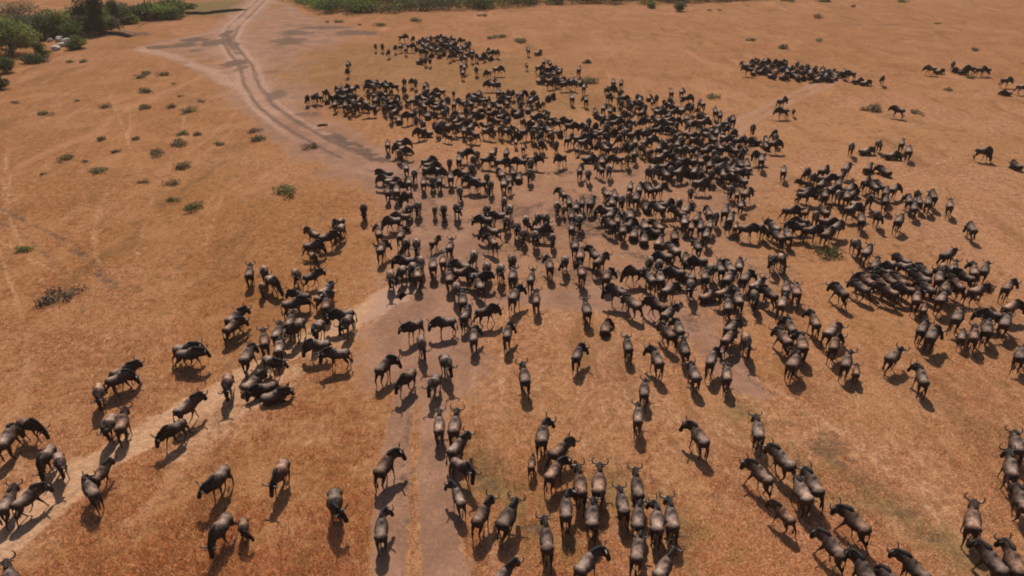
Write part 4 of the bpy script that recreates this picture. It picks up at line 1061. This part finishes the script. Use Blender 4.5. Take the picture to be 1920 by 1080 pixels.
# earth mounds and the log
def mound(px, py, w, h, label, cat, name):
    x, y, _ = at(px, py); r = np.random.default_rng(int(px))
    bm = bmesh.new(); bmesh.ops.create_icosphere(bm, subdivisions=3, radius=1)
    for v in bm.verts:
        c = v.co; d = 1 + .2 * math.sin(c.x * 4 + 1) * math.cos(c.y * 3) + .08 * math.sin(c.x * 11 + c.y * 7)
        v.co = Vector((c.x * w * .5 * d, c.y * w * .3 * d, max(c.z, -.1) * h * d * (1 - .5 * abs(c.x))))
    me = bpy.data.meshes.new(name); bm.to_mesh(me); bm.free(); me.materials.append(M_MOUND)
    tag(link(name, me, None, (x, y, 0)), label, cat)
mound(1101, 118, 1.9, .55, "low dark earth mound alone on the plain behind the herd", "mound", "earth_mound")
lg = raw_mesh("log", loft([(-.6, 0, .12), (0, .03, .14), (.6, -.02, .12)], [(.10, .10), (.12, .12), (.09, .09)], [[(.1,) * 3] * 3] * 3, 8, 3, (0, 1, 0)))
lg.materials.append(M_MOUND)
x, y, _ = at(605, 236)
tag(link("log", lg, None, (x, y, 0), R(20)), "short dark log lying on bare ground by the road bend", "log")

# ------------------------------------------------------------------ standing dry grass near the lens
def grass_material():
    g = NT("dry_grass_blades")
    a = g.new("ShaderNodeAttribute", attribute_name="Col")
    g.ln(a.outputs["Color"], g.b.inputs["Base Color"])
    g.b.inputs["Roughness"].default_value = .9; g.b.inputs["Specular IOR Level"].default_value = .1
    geo = g.new("ShaderNodeNewGeometry")
    mx = g.new("ShaderNodeVectorMath", operation='MULTIPLY_ADD')   # soft stalks: the light they catch is mostly that of the sward
    g.ln(geo.outputs["Normal"], mx.inputs[0]); mx.inputs[1].default_value = (.55, .55, .2); mx.inputs[2].default_value = (0, 0, .8)
    nm = g.new("ShaderNodeVectorMath", operation='NORMALIZE'); g.ln(mx.outputs[0], nm.inputs[0])
    tr = g.new("ShaderNodeBsdfTranslucent"); df = g.new("ShaderNodeBsdfDiffuse")
    for q in (tr, df): g.ln(a.outputs["Color"], q.inputs["Color"]); g.ln(nm.outputs[0], q.inputs["Normal"])
    ad = g.new("ShaderNodeAddShader"); g.ln(df.outputs[0], ad.inputs[0]); g.ln(tr.outputs[0], ad.inputs[1])
    g.ln(ad.outputs[0], g.n["Material Output"].inputs["Surface"])
    return g.m
M_BLADE = grass_material()
def sward():
    r = np.random.default_rng(99)
    n = 160000
    # evenly over the picture: draw pixels, keep those that fall on grass
    py = 330 + (1150 - 330) * r.random(n) ** .8; px = r.uniform(-400, 2320, n)
    dx, dy = (px - 960) / FPX, -(py - 540) / FPX
    dz = -ST + dy * CT; t = -CAM_H / dz
    x, y = dx * t, (CT + dy * ST) * t
    m1, m2 = masks(x, y)
    clump = fbm(x, y, 1.1, 41, 2); clump2 = fbm(x, y, 5.0, 47, 2)
    keep = (m1[:, 0] < .30) & (m1[:, 1] < .45) & (m1[:, 2] < .5) & (r.random(n) < sstep(.34, .60, clump * .6 + clump2 * .4) * 1.1)
    x, y, m1, m2, clump2 = x[keep], y[keep], m1[keep], m2[keep], clump2[keep]
    red = m2[:, 0]; n = len(x)
    nb = 5
    X = np.repeat(x, nb) + r.normal(0, .07, n * nb); Y = np.repeat(y, nb) + r.normal(0, .07, n * nb)
    Rd = np.repeat(red, nb); N = n * nb
    h = r.choice([.10, .16, .26], N, p=[.5, .35, .15]) * r.uniform(.45, 1.0, N) * (.7 + .5 * Rd) * np.repeat(.6 + .8 * clump2, nb); wd = r.uniform(.006, .014, N)
    a = r.uniform(0, 2 * np.pi, N); la = r.uniform(0, 2 * np.pi, N); lean = h * r.uniform(.2, .8, N)
    cx, cy = np.cos(a) * wd, np.sin(a) * wd
    b0 = np.stack([X - cx, Y - cy, np.zeros(N)], 1); b1 = np.stack([X + cx, Y + cy, np.zeros(N)], 1)
    tp = np.stack([X + np.cos(la) * lean, Y + np.sin(la) * lean, h], 1)
    V = np.stack([b0, b1, tp], 1).reshape(-1, 3); F = np.arange(3 * N).reshape(N, 3)
    ca, cb = np.array([.470, .255, .120]), np.array([.53, .325, .185])
    c = (cb + (ca - cb) * Rd[:, None]) * 1.14
    patch = np.repeat(sstep(.40, .62, fbm(x, y, 1.7, 61, 2)), nb)[:, None] * r.uniform(.5, 1, N)[:, None]
    c = c + (np.array([.56, .34, .19]) - c) * patch * .7
    c *= np.clip(r.normal(1, .16, N), .6, 1.5)[:, None]
    c[:, 2] *= r.uniform(.85, 1.2, N)
    o = link("dry_grass", mesh_np("dry_grass", V, F, M_BLADE, False, np.repeat(np.clip(c, .01, .9), 3, 0)))
    tag(o, "dry orange and straw coloured grass standing on the plain", "grass", None, "stuff")
sward()

# ------------------------------------------------------------------ warm dusty air over the plain
hz = NT("warm_haze")
vol = hz.new("ShaderNodeVolumePrincipled")
vol.inputs["Color"].default_value = rgb(.80, .62, .50)
vol.inputs["Density"].default_value = .00034
vol.inputs["Anisotropy"].default_value = .15
for l in list(hz.n["Material Output"].inputs["Surface"].links): hz.t.links.remove(l)
hz.ln(vol.outputs[0], hz.n["Material Output"].inputs["Volume"])
bm = bmesh.new(); bmesh.ops.create_cube(bm, size=1)
for v in bm.verts: v.co = Vector((v.co.x * 1400, v.co.y * 1100 + 450, v.co.z * 28.5 + 13.2))
hm = bpy.data.meshes.new("haze"); bm.to_mesh(hm); bm.free(); hm.materials.append(hz.m)
tag(link("haze", hm), "thin warm dusty air over the plain", "haze", None, "stuff")
